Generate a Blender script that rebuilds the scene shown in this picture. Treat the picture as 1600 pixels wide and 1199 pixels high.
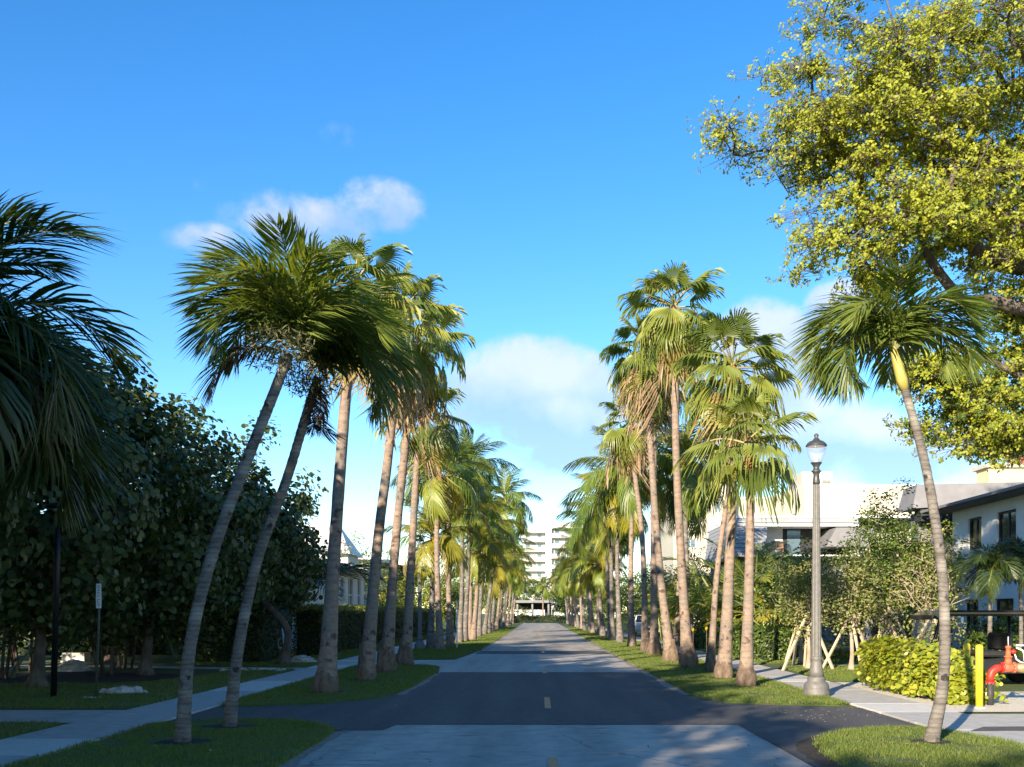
import bpy, math, random
import numpy as np
from mathutils import Vector, Matrix

for _o in list(bpy.data.objects):
    bpy.data.objects.remove(_o)
scene = bpy.context.scene
COL = scene.collection
PI = math.pi
R = math.radians

# ------------------------------------------------------------------ camera
CAM_H, FPX = 1.65, 1602.0           # eye height, focal length in pixels of the 1600 px wide photograph
VPX, VPY = 843.0, 958.0             # where the street vanishes
cam_data = bpy.data.cameras.new('camera')
cam = bpy.data.objects.new('camera', cam_data)
COL.objects.link(cam)
cam.location = (0, 0, CAM_H)
cam.rotation_euler = (R(90), 0, 0)
cam_data.sensor_width = 36.0
cam_data.lens = 36.0 * FPX / 1600.0
cam_data.shift_x = (800.0 - VPX) / 1600.0
cam_data.shift_y = (VPY - 599.5) / 1600.0
cam_data.clip_start = 0.1
cam_data.clip_end = 6000
scene.camera = cam

# ------------------------------------------------------------------ light
SUN_AZ, SUN_EL = R(26), R(17.5)     # light travels to +Y, turned 26 degrees to +X
sd = Vector((math.sin(SUN_AZ) * math.cos(SUN_EL), math.cos(SUN_AZ) * math.cos(SUN_EL), -math.sin(SUN_EL)))
sun_data = bpy.data.lights.new('sun', 'SUN')
sun_data.energy = 5.0
sun_data.angle = R(0.5)
sun_data.color = (1.0, 0.86, 0.66)
sun = bpy.data.objects.new('sun', sun_data)
COL.objects.link(sun)
sun.rotation_euler = sd.to_track_quat('-Z', 'Y').to_euler()
sun.location = (-30, -40, 40)

world = bpy.data.worlds.new('World')
scene.world = world
world.use_nodes = True
wt = world.node_tree
wt.nodes.clear()
def wn(t, **kw):
    n = wt.nodes.new(t)
    for k, v in kw.items():
        setattr(n, k, v)
    return n
def wmath(op, a, b=None, c=None, clamp=False):
    n = wn('ShaderNodeMath', operation=op, use_clamp=clamp)
    for i, v in enumerate((a, b, c)):
        if v is None:
            continue
        if isinstance(v, (int, float)):
            n.inputs[i].default_value = v
        else:
            wt.links.new(v, n.inputs[i])
    return n.outputs[0]
sky = wn('ShaderNodeTexSky', sky_type='NISHITA', sun_disc=False)
sky.sun_elevation = SUN_EL
sky.sun_rotation = PI + SUN_AZ
sky.altitude = 900
sky.air_density = 1.0
sky.dust_density = 0.05
sky.ozone_density = 1.9
hsv = wn('ShaderNodeHueSaturation')
hsv.inputs['Hue'].default_value = 0.506
hsv.inputs['Saturation'].default_value = 1.36
hsv.inputs['Value'].default_value = 1.0
wt.links.new(sky.outputs[0], hsv.inputs['Color'])
bg_sky = wn('ShaderNodeBackground')
bg_sky.inputs['Strength'].default_value = 0.122
wt.links.new(hsv.outputs[0], bg_sky.inputs['Color'])
tc = wn('ShaderNodeTexCoord')
sep = wn('ShaderNodeSeparateXYZ')
wt.links.new(tc.outputs['Generated'], sep.inputs[0])
az = wmath('ARCTAN2', sep.outputs[0], sep.outputs[1])
el = wmath('ARCSINE', sep.outputs[2])
noise = wn('ShaderNodeTexNoise')
noise.inputs['Scale'].default_value = 13.0
noise.inputs['Detail'].default_value = 9.0
noise.inputs['Roughness'].default_value = 0.62
noise.inputs['Distortion'].default_value = 0.15
wt.links.new(tc.outputs['Generated'], noise.inputs['Vector'])
noise2 = wn('ShaderNodeTexNoise')
noise2.inputs['Scale'].default_value = 24.0
noise2.inputs['Detail'].default_value = 5.0
wt.links.new(tc.outputs['Generated'], noise2.inputs['Vector'])
# cumulus banks standing over the town: azimuth, elevation, half-width, half-height in degrees, strength
CLOUDS = [(-0.5, 11.9, 4.4, 2.7, 1.0), (1.4, 9.4, 3.2, 1.7, .65), (-9.0, 21.4, 2.6, 1.3, .62), (-13.0, 20.3, 4.2, 1.5, .6),
          (-17.5, 19.0, 2.6, 1.0, .55), (-18.2, 21.6, 1.1, .6, .4), (12.4, 13.6, 2.6, 2.6, 1.1), (14.6, 9.6, 4.6, 2.0, 1.0),
          (19.2, 8.4, 4.2, 1.5, .8), (16.2, 16.0, 1.8, 1.3, .7), (-11.4, 24.6, 2.0, .8, .3),
          (48, 13, 9, 4, 1.0), (-52, 16, 10, 4, .9), (95, 14, 12, 5, 1.0), (-110, 12, 14, 4, .9), (170, 15, 12, 4, .8)]
m_all, s_all = None, None
for ca, ce, ra, re, st in CLOUDS:
    u = wmath('MULTIPLY', wmath('SUBTRACT', az, R(ca)), 1 / R(ra * 1.45))
    v = wmath('MULTIPLY', wmath('SUBTRACT', el, R(ce)), 1 / R(re * 1.5))
    q = wmath('SUBTRACT', 1.0, wmath('ADD', wmath('MULTIPLY', u, u), wmath('MULTIPLY', v, v)), clamp=True)
    m = wmath('MULTIPLY', q, st)
    s = wmath('MULTIPLY', m, v)
    m_all = m if m_all is None else wmath('MAXIMUM', m_all, m)
    s_all = s if s_all is None else wmath('ADD', s_all, s)
dens = wmath('ADD', wmath('MULTIPLY', m_all, 1.25), wmath('MULTIPLY', wmath('SUBTRACT', noise.outputs[0], 0.5), 2.3))
dens = wmath('ADD', dens, wmath('MULTIPLY', wmath('SUBTRACT', noise2.outputs[0], 0.5), 0.35))
dens = wmath('MULTIPLY', dens, wmath('MULTIPLY', m_all, 2.4, clamp=True))
mr = wn('ShaderNodeMapRange', interpolation_type='SMOOTHSTEP')
mr.inputs['From Min'].default_value = 0.16
mr.inputs['From Max'].default_value = 0.85
mr.inputs['To Max'].default_value = 0.74
wt.links.new(dens, mr.inputs['Value'])
shade = wmath('ADD', wmath('MULTIPLY', s_all, 1.3), wmath('MULTIPLY', noise2.outputs[0], 0.9), clamp=True)
cr = wn('ShaderNodeValToRGB')
cr.color_ramp.elements[0].position = 0.25
cr.color_ramp.elements[0].color = (0.20, 0.275, 0.40, 1)
cr.color_ramp.elements[1].position = 0.85
cr.color_ramp.elements[1].color = (0.40, 0.40, 0.42, 1)
wt.links.new(shade, cr.inputs[0])
bg_cl = wn('ShaderNodeBackground')
wt.links.new(cr.outputs[0], bg_cl.inputs['Color'])
mixs = wn('ShaderNodeMixShader')
wt.links.new(mr.outputs[0], mixs.inputs[0])
wt.links.new(bg_sky.outputs[0], mixs.inputs[1])
wt.links.new(bg_cl.outputs[0], mixs.inputs[2])
wo = wn('ShaderNodeOutputWorld')
wt.links.new(mixs.outputs[0], wo.inputs[0])

vs = scene.view_settings
vs.view_transform = 'Standard'
vs.look = 'None'
vs.exposure = 1.3
vs.gamma = 1.0
vs.use_curve_mapping = False
cy = scene.cycles
cy.max_bounces = 6
cy.diffuse_bounces = 3
cy.glossy_bounces = 2
cy.transmission_bounces = 4
cy.transparent_max_bounces = 6
cy.use_denoising = True
cy.sample_clamp_indirect = 4.0

# ------------------------------------------------------------------ helpers: photo position -> place on the street
def gd(py):
    return CAM_H * FPX / (py - VPY)
def G(px, py, z=0.0):
    d = (CAM_H - z) * FPX / (py - VPY)
    return ((px - VPX) / FPX * d, d, z)
def A(px, py, d):
    return ((px - VPX) / FPX * d, d, CAM_H + (VPY - py) / FPX * d)

# ------------------------------------------------------------------ materials
MATS = {}
def new_mat(name):
    m = bpy.data.materials.new(name)
    m.use_nodes = True
    m.node_tree.nodes.clear()
    MATS[name] = m
    return m, m.node_tree
def nd(t, ty, **kw):
    n = t.nodes.new(ty)
    for k, v in kw.items():
        if k in n.inputs:
            n.inputs[k].default_value = v
        else:
            setattr(n, k, v)
    return n
def ramp(t, src, cols, pos=None):
    r = t.nodes.new('ShaderNodeValToRGB')
    e = r.color_ramp.elements
    n = len(cols)
    pos = pos or [i / (n - 1) for i in range(n)]
    while len(e) < n:
        e.new(0.5)
    for i in range(n):
        e[i].position = pos[i]
        e[i].color = (*cols[i], 1)
    t.links.new(src, r.inputs[0])
    return r.outputs[0]
def mixc(t, fac, a, b, mode='MIX'):
    m = t.nodes.new('ShaderNodeMix')
    m.data_type = 'RGBA'
    m.blend_type = mode
    for i, v in ((0, fac), (6, a), (7, b)):
        if isinstance(v, (int, float)):
            m.inputs[i].default_value = v
        elif isinstance(v, tuple):
            m.inputs[i].default_value = (*v, 1)
        else:
            t.links.new(v, m.inputs[i])
    return m.outputs[2]
def surf(name, cols, scale=3.0, rough=0.7, bump=0.0, bscale=None, metal=0.0, detail=6, pos=(0.3, 0.7), stretch=(1, 1, 1),
         spec=0.4, coat=0.0, speck=None, wave=None, second=None):
    m, t = new_mat(name)
    co = nd(t, 'ShaderNodeTexCoord')
    mp = nd(t, 'ShaderNodeMapping')
    mp.inputs['Scale'].default_value = stretch
    t.links.new(co.outputs['Object'], mp.inputs[0])
    nz = nd(t, 'ShaderNodeTexNoise', Scale=scale, Detail=detail, Roughness=0.6)
    t.links.new(mp.outputs[0], nz.inputs[0])
    p = list(pos) if len(cols) == 2 else None
    c = ramp(t, nz.outputs[0], cols, p)
    if second:                                     # larger blotches
        n2 = nd(t, 'ShaderNodeTexNoise', Scale=second[0], Detail=4)
        t.links.new(mp.outputs[0], n2.inputs[0])
        f = ramp(t, n2.outputs[0], [(0, 0, 0), (1, 1, 1)], [second[2], second[3]])
        c = mixc(t, f, c, second[1])
    h = nz.outputs[0]
    if speck:
        n3 = nd(t, 'ShaderNodeTexNoise', Scale=speck[0], Detail=2)
        t.links.new(co.outputs['Object'], n3.inputs[0])
        f = ramp(t, n3.outputs[0], [(0, 0, 0), (1, 1, 1)], [speck[2], speck[2] + 0.08])
        c = mixc(t, f, c, speck[1])
    if wave:                                       # rings across the trunk
        w = nd(t, 'ShaderNodeTexWave', wave_type='BANDS', bands_direction='Z', Scale=wave[0], Distortion=wave[2])
        w.inputs['Detail'].default_value = 3
        w.inputs['Detail Scale'].default_value = 1.5
        t.links.new(co.outputs['Object'], w.inputs[0])
        f = ramp(t, w.outputs[1], [(0, 0, 0), (1, 1, 1)], [0.02, 0.3])
        c = mixc(t, f, mixc(t, 1.0, c, wave[1], 'MULTIPLY'), c)
    b = nd(t, 'ShaderNodeBsdfPrincipled', Roughness=rough, Metallic=metal)
    b.inputs['Specular IOR Level'].default_value = spec
    b.inputs['Coat Weight'].default_value = coat
    t.links.new(c, b.inputs['Base Color'])
    if bump:
        n4 = nd(t, 'ShaderNodeTexNoise', Scale=bscale or scale * 3, Detail=5)
        t.links.new(mp.outputs[0], n4.inputs[0])
        bp = nd(t, 'ShaderNodeBump', Strength=bump, Distance=0.02)
        t.links.new(n4.outputs[0], bp.inputs['Height'])
        t.links.new(bp.outputs[0], b.inputs['Normal'])
    o = nd(t, 'ShaderNodeOutputMaterial')
    t.links.new(b.outputs[0], o.inputs[0])
    return m
def leafm(name, cols, rough=0.45, trans=0.3, tcol=None, spec=0.4, objvar=0.5):
    """leaf: colour drawn per leaf (mesh island) and per object, thin and translucent"""
    m, t = new_mat(name)
    ge = nd(t, 'ShaderNodeNewGeometry')
    oi = nd(t, 'ShaderNodeObjectInfo')
    mx = nd(t, 'ShaderNodeMix')
    mx.inputs[0].default_value = objvar
    t.links.new(ge.outputs['Random Per Island'], mx.inputs[2])
    t.links.new(oi.outputs['Random'], mx.inputs[3])
    c = ramp(t, mx.outputs[0], cols)
    b = nd(t, 'ShaderNodeBsdfPrincipled', Roughness=rough)
    b.inputs['Specular IOR Level'].default_value = spec
    t.links.new(c, b.inputs['Base Color'])
    tr = nd(t, 'ShaderNodeBsdfTranslucent')
    tcx = mixc(t, 1.0, c, tcol or (1.5, 1.35, 0.5), 'MULTIPLY')
    t.links.new(tcx, tr.inputs[0])
    ms = nd(t, 'ShaderNodeMixShader')
    ms.inputs[0].default_value = trans
    t.links.new(b.outputs[0], ms.inputs[1])
    t.links.new(tr.outputs[0], ms.inputs[2])
    o = nd(t, 'ShaderNodeOutputMaterial')
    t.links.new(ms.outputs[0], o.inputs[0])
    return m
def glassm(name, col, rough=0.05, alpha=1.0):
    m, t = new_mat(name)
    b = nd(t, 'ShaderNodeBsdfPrincipled', Roughness=rough)
    b.inputs['Base Color'].default_value = (*col, 1)
    b.inputs['Specular IOR Level'].default_value = 0.8
    b.inputs['Alpha'].default_value = alpha
    o = nd(t, 'ShaderNodeOutputMaterial')
    t.links.new(b.outputs[0], o.inputs[0])
    return m

def road_mat(name, cols, crack, scale):
    m, t = new_mat(name)
    co = nd(t, 'ShaderNodeTexCoord')
    n1 = nd(t, 'ShaderNodeTexNoise', Scale=scale, Detail=8, Roughness=0.7)
    t.links.new(co.outputs['Object'], n1.inputs[0])
    c = ramp(t, n1.outputs[0], cols, [0.3, 0.72])
    # long wheel-track smears running with the street
    mp = nd(t, 'ShaderNodeMapping')
    mp.inputs['Scale'].default_value = (1.6, 0.12, 1)
    t.links.new(co.outputs['Object'], mp.inputs[0])
    n2 = nd(t, 'ShaderNodeTexNoise', Scale=1.0, Detail=5)
    t.links.new(mp.outputs[0], n2.inputs[0])
    f = ramp(t, n2.outputs[0], [(0.78, 0.78, 0.785), (1.12, 1.1, 1.08)], [0.35, 0.65])
    c = mixc(t, 1.0, c, f, 'MULTIPLY')
    n5 = nd(t, 'ShaderNodeTexNoise', Scale=160.0, Detail=2)
    t.links.new(co.outputs['Object'], n5.inputs[0])
    f5 = ramp(t, n5.outputs[0], [(0.72, 0.72, 0.72), (1.25, 1.25, 1.25)], [0.35, 0.65])
    c = mixc(t, 1.0, c, f5, 'MULTIPLY')
    if crack:
        nw = nd(t, 'ShaderNodeTexNoise', Scale=2.2, Detail=4)
        t.links.new(co.outputs['Object'], nw.inputs[0])
        wv = mixc(t, 0.25, co.outputs['Object'], nw.outputs[1])
        vo = nd(t, 'ShaderNodeTexVoronoi', feature='DISTANCE_TO_EDGE', Scale=0.55)
        t.links.new(wv, vo.inputs[0])
        fc = ramp(t, vo.outputs[0], [(1, 1, 1), (0, 0, 0)], [0.0, 0.010])
        n6 = nd(t, 'ShaderNodeTexNoise', Scale=0.5, Detail=2)
        t.links.new(co.outputs['Object'], n6.inputs[0])
        fm = ramp(t, n6.outputs[0], [(0.05, 0.05, 0.05), (0.6, 0.6, 0.6)], [0.46, 0.58])
        fc = mixc(t, 1.0, fc, fm, 'MULTIPLY')
        c = mixc(t, fc, c, (0.05, 0.05, 0.05))
        # dark rubbed dashes across the lane
        mp2 = nd(t, 'ShaderNodeMapping')
        mp2.inputs['Scale'].default_value = (1.3, 3.2, 1)
        t.links.new(co.outputs['Object'], mp2.inputs[0])
        n7 = nd(t, 'ShaderNodeTexNoise', Scale=1.4, Detail=3)
        t.links.new(mp2.outputs[0], n7.inputs[0])
        f7 = ramp(t, n7.outputs[0], [(0, 0, 0), (0.65, 0.65, 0.65)], [0.64, 0.72])
        c = mixc(t, f7, c, (0.06, 0.06, 0.062))
    b = nd(t, 'ShaderNodeBsdfPrincipled', Roughness=0.85)
    b.inputs['Specular IOR Level'].default_value = 0.25
    t.links.new(c, b.inputs['Base Color'])
    bp = nd(t, 'ShaderNodeBump', Strength=0.35, Distance=0.01)
    t.links.new(n5.outputs[0], bp.inputs['Height'])
    t.links.new(bp.outputs[0], b.inputs['Normal'])
    o = nd(t, 'ShaderNodeOutputMaterial')
    t.links.new(b.outputs[0], o.inputs[0])
    return m

road_mat('asphalt_old', [(0.35, 0.32, 0.275), (0.52, 0.475, 0.41)], True, 3.0)
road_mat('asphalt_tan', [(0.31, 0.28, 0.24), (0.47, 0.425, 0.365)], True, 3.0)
road_mat('asphalt_new', [(0.080, 0.076, 0.072), (0.122, 0.115, 0.108)], False, 5.0)
surf('concrete', [(0.36, 0.345, 0.315), (0.50, 0.475, 0.43)], 4, 0.85, 0.2, 60, second=(0.7, (0.27, 0.26, 0.24), 0.52, 0.72))
surf('concrete_pale', [(0.54, 0.51, 0.455), (0.67, 0.635, 0.57)], 4, 0.85, 0.2, 60)
surf('apartment_wall', [(0.50, 0.495, 0.46), (0.55, 0.545, 0.51)], 0.5, 0.85)
surf('sand', [(0.16, 0.13, 0.10), (0.34, 0.29, 0.23)], 14, 0.95, 0.6, 60)
leafm('litter', [(0.10, 0.06, 0.03), (0.22, 0.15, 0.07), (0.34, 0.25, 0.12), (0.18, 0.17, 0.06)], 0.8, 0.1, objvar=0.0)
surf('joint', [(0.16, 0.15, 0.14), (0.24, 0.23, 0.2)], 8, 0.9)
surf('turf', [(0.055, 0.085, 0.017), (0.10, 0.135, 0.028)], 2.2, 0.95, 0.6, 40, second=(5.0, (0.10, 0.075, 0.045), 0.52, 0.66))
surf('soil', [(0.020, 0.014, 0.010), (0.055, 0.04, 0.028)], 9, 0.95, 0.8, 40)
surf('gravel', [(0.55, 0.49, 0.38), (0.76, 0.70, 0.58)], 30, 0.9, 0.8, 60)
surf('stone', [(0.30, 0.28, 0.25), (0.62, 0.59, 0.53)], 9, 0.9, 0.8, 30)
surf('orange_paint', [(0.60, 0.26, 0.10), (0.72, 0.35, 0.16)], 14, 0.8, speck=(50, (0.3, 0.22, 0.16), 0.6))
surf('blue_paint', [(0.16, 0.3, 0.5), (0.22, 0.4, 0.6)], 14, 0.8)
surf('palm_bark_grey', [(0.085, 0.075, 0.066), (0.215, 0.19, 0.165)], 6, 0.9, 0.5, 30, stretch=(1, 1, 2.5), wave=(5.2, (0.72, 0.70, 0.68), 3.5), second=(2.2, (0.27, 0.25, 0.22), 0.5, 0.7), speck=(7.0, (0.035, 0.028, 0.025), 0.61))
surf('palm_bark_tan', [(0.18, 0.13, 0.10), (0.32, 0.24, 0.18)], 7, 0.9, 0.5, 30, stretch=(1, 1, 1.4), wave=(2.0, (0.86, 0.84, 0.82), 5.0), second=(1.3, (0.19, 0.165, 0.14), 0.5, 0.68), speck=(5.0, (0.09, 0.063, 0.05), 0.60))
surf('root_mass', [(0.075, 0.048, 0.033), (0.23, 0.165, 0.115)], 9, 0.95, 1.0, 36, stretch=(1, 1, 0.5))
surf('boots', [(0.16, 0.055, 0.025), (0.42, 0.17, 0.07)], 8, 0.85, 0.8, 24, stretch=(1, 1, 0.35))
surf('fibre', [(0.40, 0.17, 0.06), (0.62, 0.32, 0.12)], 9, 0.85, 0.8, 24, stretch=(1, 1, 0.35))
surf('crownshaft', [(0.30, 0.25, 0.06), (0.46, 0.38, 0.10)], 3, 0.45, stretch=(4, 4, 0.5))
surf('crownshaft_green', [(0.20, 0.24, 0.05), (0.33, 0.36, 0.09)], 3, 0.45, stretch=(4, 4, 0.5))
surf('tree_bark', [(0.055, 0.042, 0.034), (0.16, 0.13, 0.105)], 7, 0.95, 0.9, 26, stretch=(1, 1, 0.4))
surf('pale_bark', [(0.24, 0.19, 0.14), (0.42, 0.35, 0.27)], 7, 0.95, 0.7, 26, stretch=(1, 1, 0.4))
surf('white_wall', [(0.72, 0.72, 0.71), (0.80, 0.80, 0.79)], 1.5, 0.85, 0.1, 40)
surf('cream_wall', [(0.47, 0.435, 0.345), (0.52, 0.48, 0.385)], 0.5, 0.85)
surf('yellow_wall', [(0.58, 0.48, 0.29), (0.64, 0.53, 0.33)], 0.5, 0.85)
surf('beige_wall', [(0.42, 0.37, 0.30), (0.52, 0.46, 0.38)], 1, 0.85)
surf('white_metal_roof', [(0.56, 0.56, 0.55), (0.64, 0.64, 0.63)], 1.2, 0.5)
surf('grey_roof', [(0.105, 0.10, 0.105), (0.16, 0.15, 0.155)], 2, 0.8, 0.3, 30)
surf('grey_fascia', [(0.17, 0.165, 0.17), (0.22, 0.215, 0.22)], 2, 0.7)
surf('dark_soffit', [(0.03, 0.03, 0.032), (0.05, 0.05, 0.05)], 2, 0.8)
surf('red_tile', [(0.30, 0.09, 0.05), (0.42, 0.14, 0.08)], 5, 0.8)
surf('siding', [(0.25, 0.26, 0.275), (0.32, 0.33, 0.345)], 3, 0.7, stretch=(0.4, 1, 4))
surf('white_trim', [(0.64, 0.64, 0.62), (0.72, 0.72, 0.69)], 3, 0.6)
surf('dark_frame', [(0.018, 0.018, 0.02), (0.03, 0.03, 0.032)], 3, 0.5)
glassm('dark_glass', (0.02, 0.025, 0.03), 0.06)
glassm('blue_glass', (0.10, 0.15, 0.18), 0.08)
glassm('lamp_glass', (0.5, 0.5, 0.52), 0.06, 0.26)
surf('lamp_metal', [(0.125, 0.12, 0.11), (0.185, 0.175, 0.16)], 12, 0.6, 0.15, 60, metal=0.2)
surf('lamp_cap', [(0.05, 0.052, 0.055), (0.085, 0.085, 0.085)], 12, 0.42, metal=0.3)
surf('black_metal', [(0.008, 0.008, 0.010), (0.016, 0.016, 0.02)], 9, 0.4)
surf('black_gloss', [(0.010, 0.010, 0.012), (0.018, 0.018, 0.02)], 4, 0.18, coat=0.5)
surf('rubber', [(0.012, 0.012, 0.012), (0.025, 0.025, 0.025)], 20, 0.85)
surf('chrome', [(0.5, 0.5, 0.5), (0.62, 0.62, 0.62)], 6, 0.3, metal=0.9)
surf('yellow_paint', [(0.72, 0.49, 0.02), (0.80, 0.58, 0.03)], 8, 0.55, second=(3, (0.5, 0.33, 0.03), 0.55, 0.75), speck=(22, (0.25, 0.19, 0.08), 0.66))
surf('red_paint', [(0.44, 0.02, 0.015), (0.62, 0.045, 0.025)], 10, 0.45, second=(8, (0.28, 0.05, 0.03), 0.58, 0.75), speck=(40, (0.16, 0.06, 0.04), 0.66))
surf('red_faded', [(0.50, 0.09, 0.04), (0.62, 0.14, 0.06)], 14, 0.6)
surf('brass', [(0.30, 0.22, 0.11), (0.48, 0.37, 0.20)], 16, 0.5, metal=0.5)
surf('pipe_dark', [(0.03, 0.028, 0.03), (0.06, 0.055, 0.05)], 14, 0.6)
surf('white_pipe', [(0.62, 0.62, 0.58), (0.75, 0.74, 0.7)], 14, 0.5)
surf('stake_wood', [(0.42, 0.33, 0.22), (0.60, 0.49, 0.35)], 6, 0.85, 0.4, 30, stretch=(4, 4, 0.4))
surf('orange_wood', [(0.46, 0.20, 0.09), (0.58, 0.28, 0.14)], 6, 0.6)
surf('sign_pole', [(0.05, 0.065, 0.05), (0.09, 0.10, 0.08)], 6, 0.6)
surf('sign_white', [(0.70, 0.74, 0.76), (0.80, 0.83, 0.84)], 12, 0.5)
surf('sign_ink', [(0.16, 0.2, 0.25), (0.26, 0.3, 0.34)], 20, 0.6)
surf('car_white', [(0.72, 0.72, 0.72), (0.78, 0.78, 0.78)], 2, 0.25, coat=0.6)
surf('rachis', [(0.11, 0.13, 0.035), (0.20, 0.20, 0.06)], 4, 0.5)
surf('petiole_fan', [(0.15, 0.15, 0.045), (0.27, 0.21, 0.07)], 4, 0.5)
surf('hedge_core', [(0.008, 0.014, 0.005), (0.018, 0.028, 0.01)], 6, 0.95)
leafm('grass_blade', [(0.06, 0.11, 0.016), (0.11, 0.17, 0.024), (0.16, 0.21, 0.032), (0.21, 0.19, 0.06)], 0.55, 0.3, objvar=0.0)
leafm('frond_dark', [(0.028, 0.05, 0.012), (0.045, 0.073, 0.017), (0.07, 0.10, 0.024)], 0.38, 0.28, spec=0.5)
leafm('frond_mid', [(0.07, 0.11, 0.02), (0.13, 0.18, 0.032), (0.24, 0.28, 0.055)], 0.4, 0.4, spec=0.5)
leafm('frond_coco', [(0.06, 0.11, 0.02), (0.12, 0.18, 0.028), (0.20, 0.25, 0.036), (0.30, 0.29, 0.045)], 0.4, 0.34, objvar=0.7)
leafm('frond_yellow', [(0.16, 0.19, 0.02), (0.28, 0.26, 0.03), (0.42, 0.32, 0.04)], 0.4, 0.34, objvar=0.6)
leafm('frond_fan', [(0.09, 0.135, 0.03), (0.15, 0.20, 0.04), (0.23, 0.27, 0.05), (0.36, 0.34, 0.07)], 0.42, 0.4, spec=0.5, objvar=0.8)
leafm('frond_half', [(0.24, 0.20, 0.05), (0.34, 0.25, 0.09), (0.30, 0.27, 0.07)], 0.6, 0.3, objvar=0.5)
leafm('frond_dead', [(0.26, 0.17, 0.09), (0.40, 0.28, 0.17), (0.50, 0.37, 0.25)], 0.8, 0.3, tcol=(1.1, 1.0, 0.8), objvar=0.5)
leafm('frond_brown', [(0.05, 0.025, 0.018), (0.085, 0.045, 0.03), (0.12, 0.065, 0.04)], 0.6, 0.15, tcol=(1.1, 0.9, 0.8))
leafm('leaf_seagrape', [(0.03, 0.056, 0.017), (0.05, 0.086, 0.026), (0.085, 0.12, 0.035), (0.12, 0.14, 0.042)], 0.45, 0.22, objvar=0.0)
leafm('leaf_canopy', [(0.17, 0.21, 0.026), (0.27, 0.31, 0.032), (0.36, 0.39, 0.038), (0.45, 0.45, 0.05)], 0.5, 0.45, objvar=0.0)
leafm('leaf_clusia', [(0.10, 0.16, 0.02), (0.20, 0.25, 0.025), (0.32, 0.34, 0.035), (0.42, 0.40, 0.05)], 0.35, 0.3, objvar=0.3)
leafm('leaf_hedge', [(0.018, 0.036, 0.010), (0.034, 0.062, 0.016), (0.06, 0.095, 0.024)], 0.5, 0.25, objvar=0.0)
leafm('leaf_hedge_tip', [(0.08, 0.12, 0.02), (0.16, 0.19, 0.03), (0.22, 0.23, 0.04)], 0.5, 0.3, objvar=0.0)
leafm('leaf_garden', [(0.07, 0.11, 0.02), (0.13, 0.18, 0.03), (0.22, 0.24, 0.04), (0.28, 0.25, 0.07)], 0.5, 0.3, objvar=0.0)
leafm('leaf_dry', [(0.10, 0.15, 0.03), (0.20, 0.23, 0.06), (0.31, 0.28, 0.12), (0.16, 0.22, 0.04)], 0.7, 0.25, objvar=0.0)
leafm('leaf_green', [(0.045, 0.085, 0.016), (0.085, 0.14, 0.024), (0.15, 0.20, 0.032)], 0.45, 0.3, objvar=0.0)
leafm('leaf_bright', [(0.12, 0.18, 0.02), (0.22, 0.26, 0.03), (0.34, 0.33, 0.04)], 0.45, 0.35, objvar=0.0)
leafm('leaf_yellow', [(0.45, 0.34, 0.02), (0.60, 0.45, 0.03), (0.50, 0.45, 0.06)], 0.45, 0.35, objvar=0.0)
leafm('fruit', [(0.07, 0.08, 0.035), (0.13, 0.13, 0.06), (0.19, 0.17, 0.08)], 0.7, 0.1, objvar=0.0)

# ------------------------------------------------------------------ object helpers
WL = {}                                            # world position of each object's own origin
def wloc(o):
    return WL.get(o.name, Vector((0, 0, 0))) if o is not None else Vector((0, 0, 0))
def tag(o, label=None, cat=None, group=None, kind=None):
    if label: o['label'] = label
    if cat: o['category'] = cat
    if group: o['group'] = group
    if kind: o['kind'] = kind
    return o
def thing(name, label, cat, loc=(0, 0, 0), group=None):
    o = bpy.data.objects.new(name, None)
    o.empty_display_size = 0.2
    COL.objects.link(o)
    o.location = loc
    WL[o.name] = Vector(loc)
    return tag(o, label, cat, group)
def mesh_np(name, V, F, mat, smooth=False):
    """V (n,3); F (m,k) of equal-sided faces"""
    V = np.asarray(V, dtype=np.float32)
    F = np.asarray(F, dtype=np.int32)
    me = bpy.data.meshes.new(name)
    k = F.shape[1]
    me.vertices.add(len(V))
    me.vertices.foreach_set('co', V.ravel())
    me.loops.add(F.size)
    me.loops.foreach_set('vertex_index', F.ravel())
    me.polygons.add(len(F))
    me.polygons.foreach_set('loop_start', np.arange(0, F.size, k, dtype=np.int32))
    me.polygons.foreach_set('loop_total', np.full(len(F), k, dtype=np.int32))
    if smooth:
        me.polygons.foreach_set('use_smooth', np.ones(len(F), dtype=bool))
    me.update(calc_edges=True)
    me.validate()
    me.materials.append(MATS[mat])
    return me
def link(name, me, parent=None, loc=(0, 0, 0), rot=None, scale=None):
    o = bpy.data.objects.new(name, me)
    COL.objects.link(o)
    o.location = loc
    if rot is not None: o.rotation_euler = rot
    if scale is not None: o.scale = scale if isinstance(scale, (tuple, list)) else (scale,) * 3
    WL[o.name] = wloc(parent) + Vector(loc)
    if parent is not None: o.parent = parent
    return o
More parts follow.
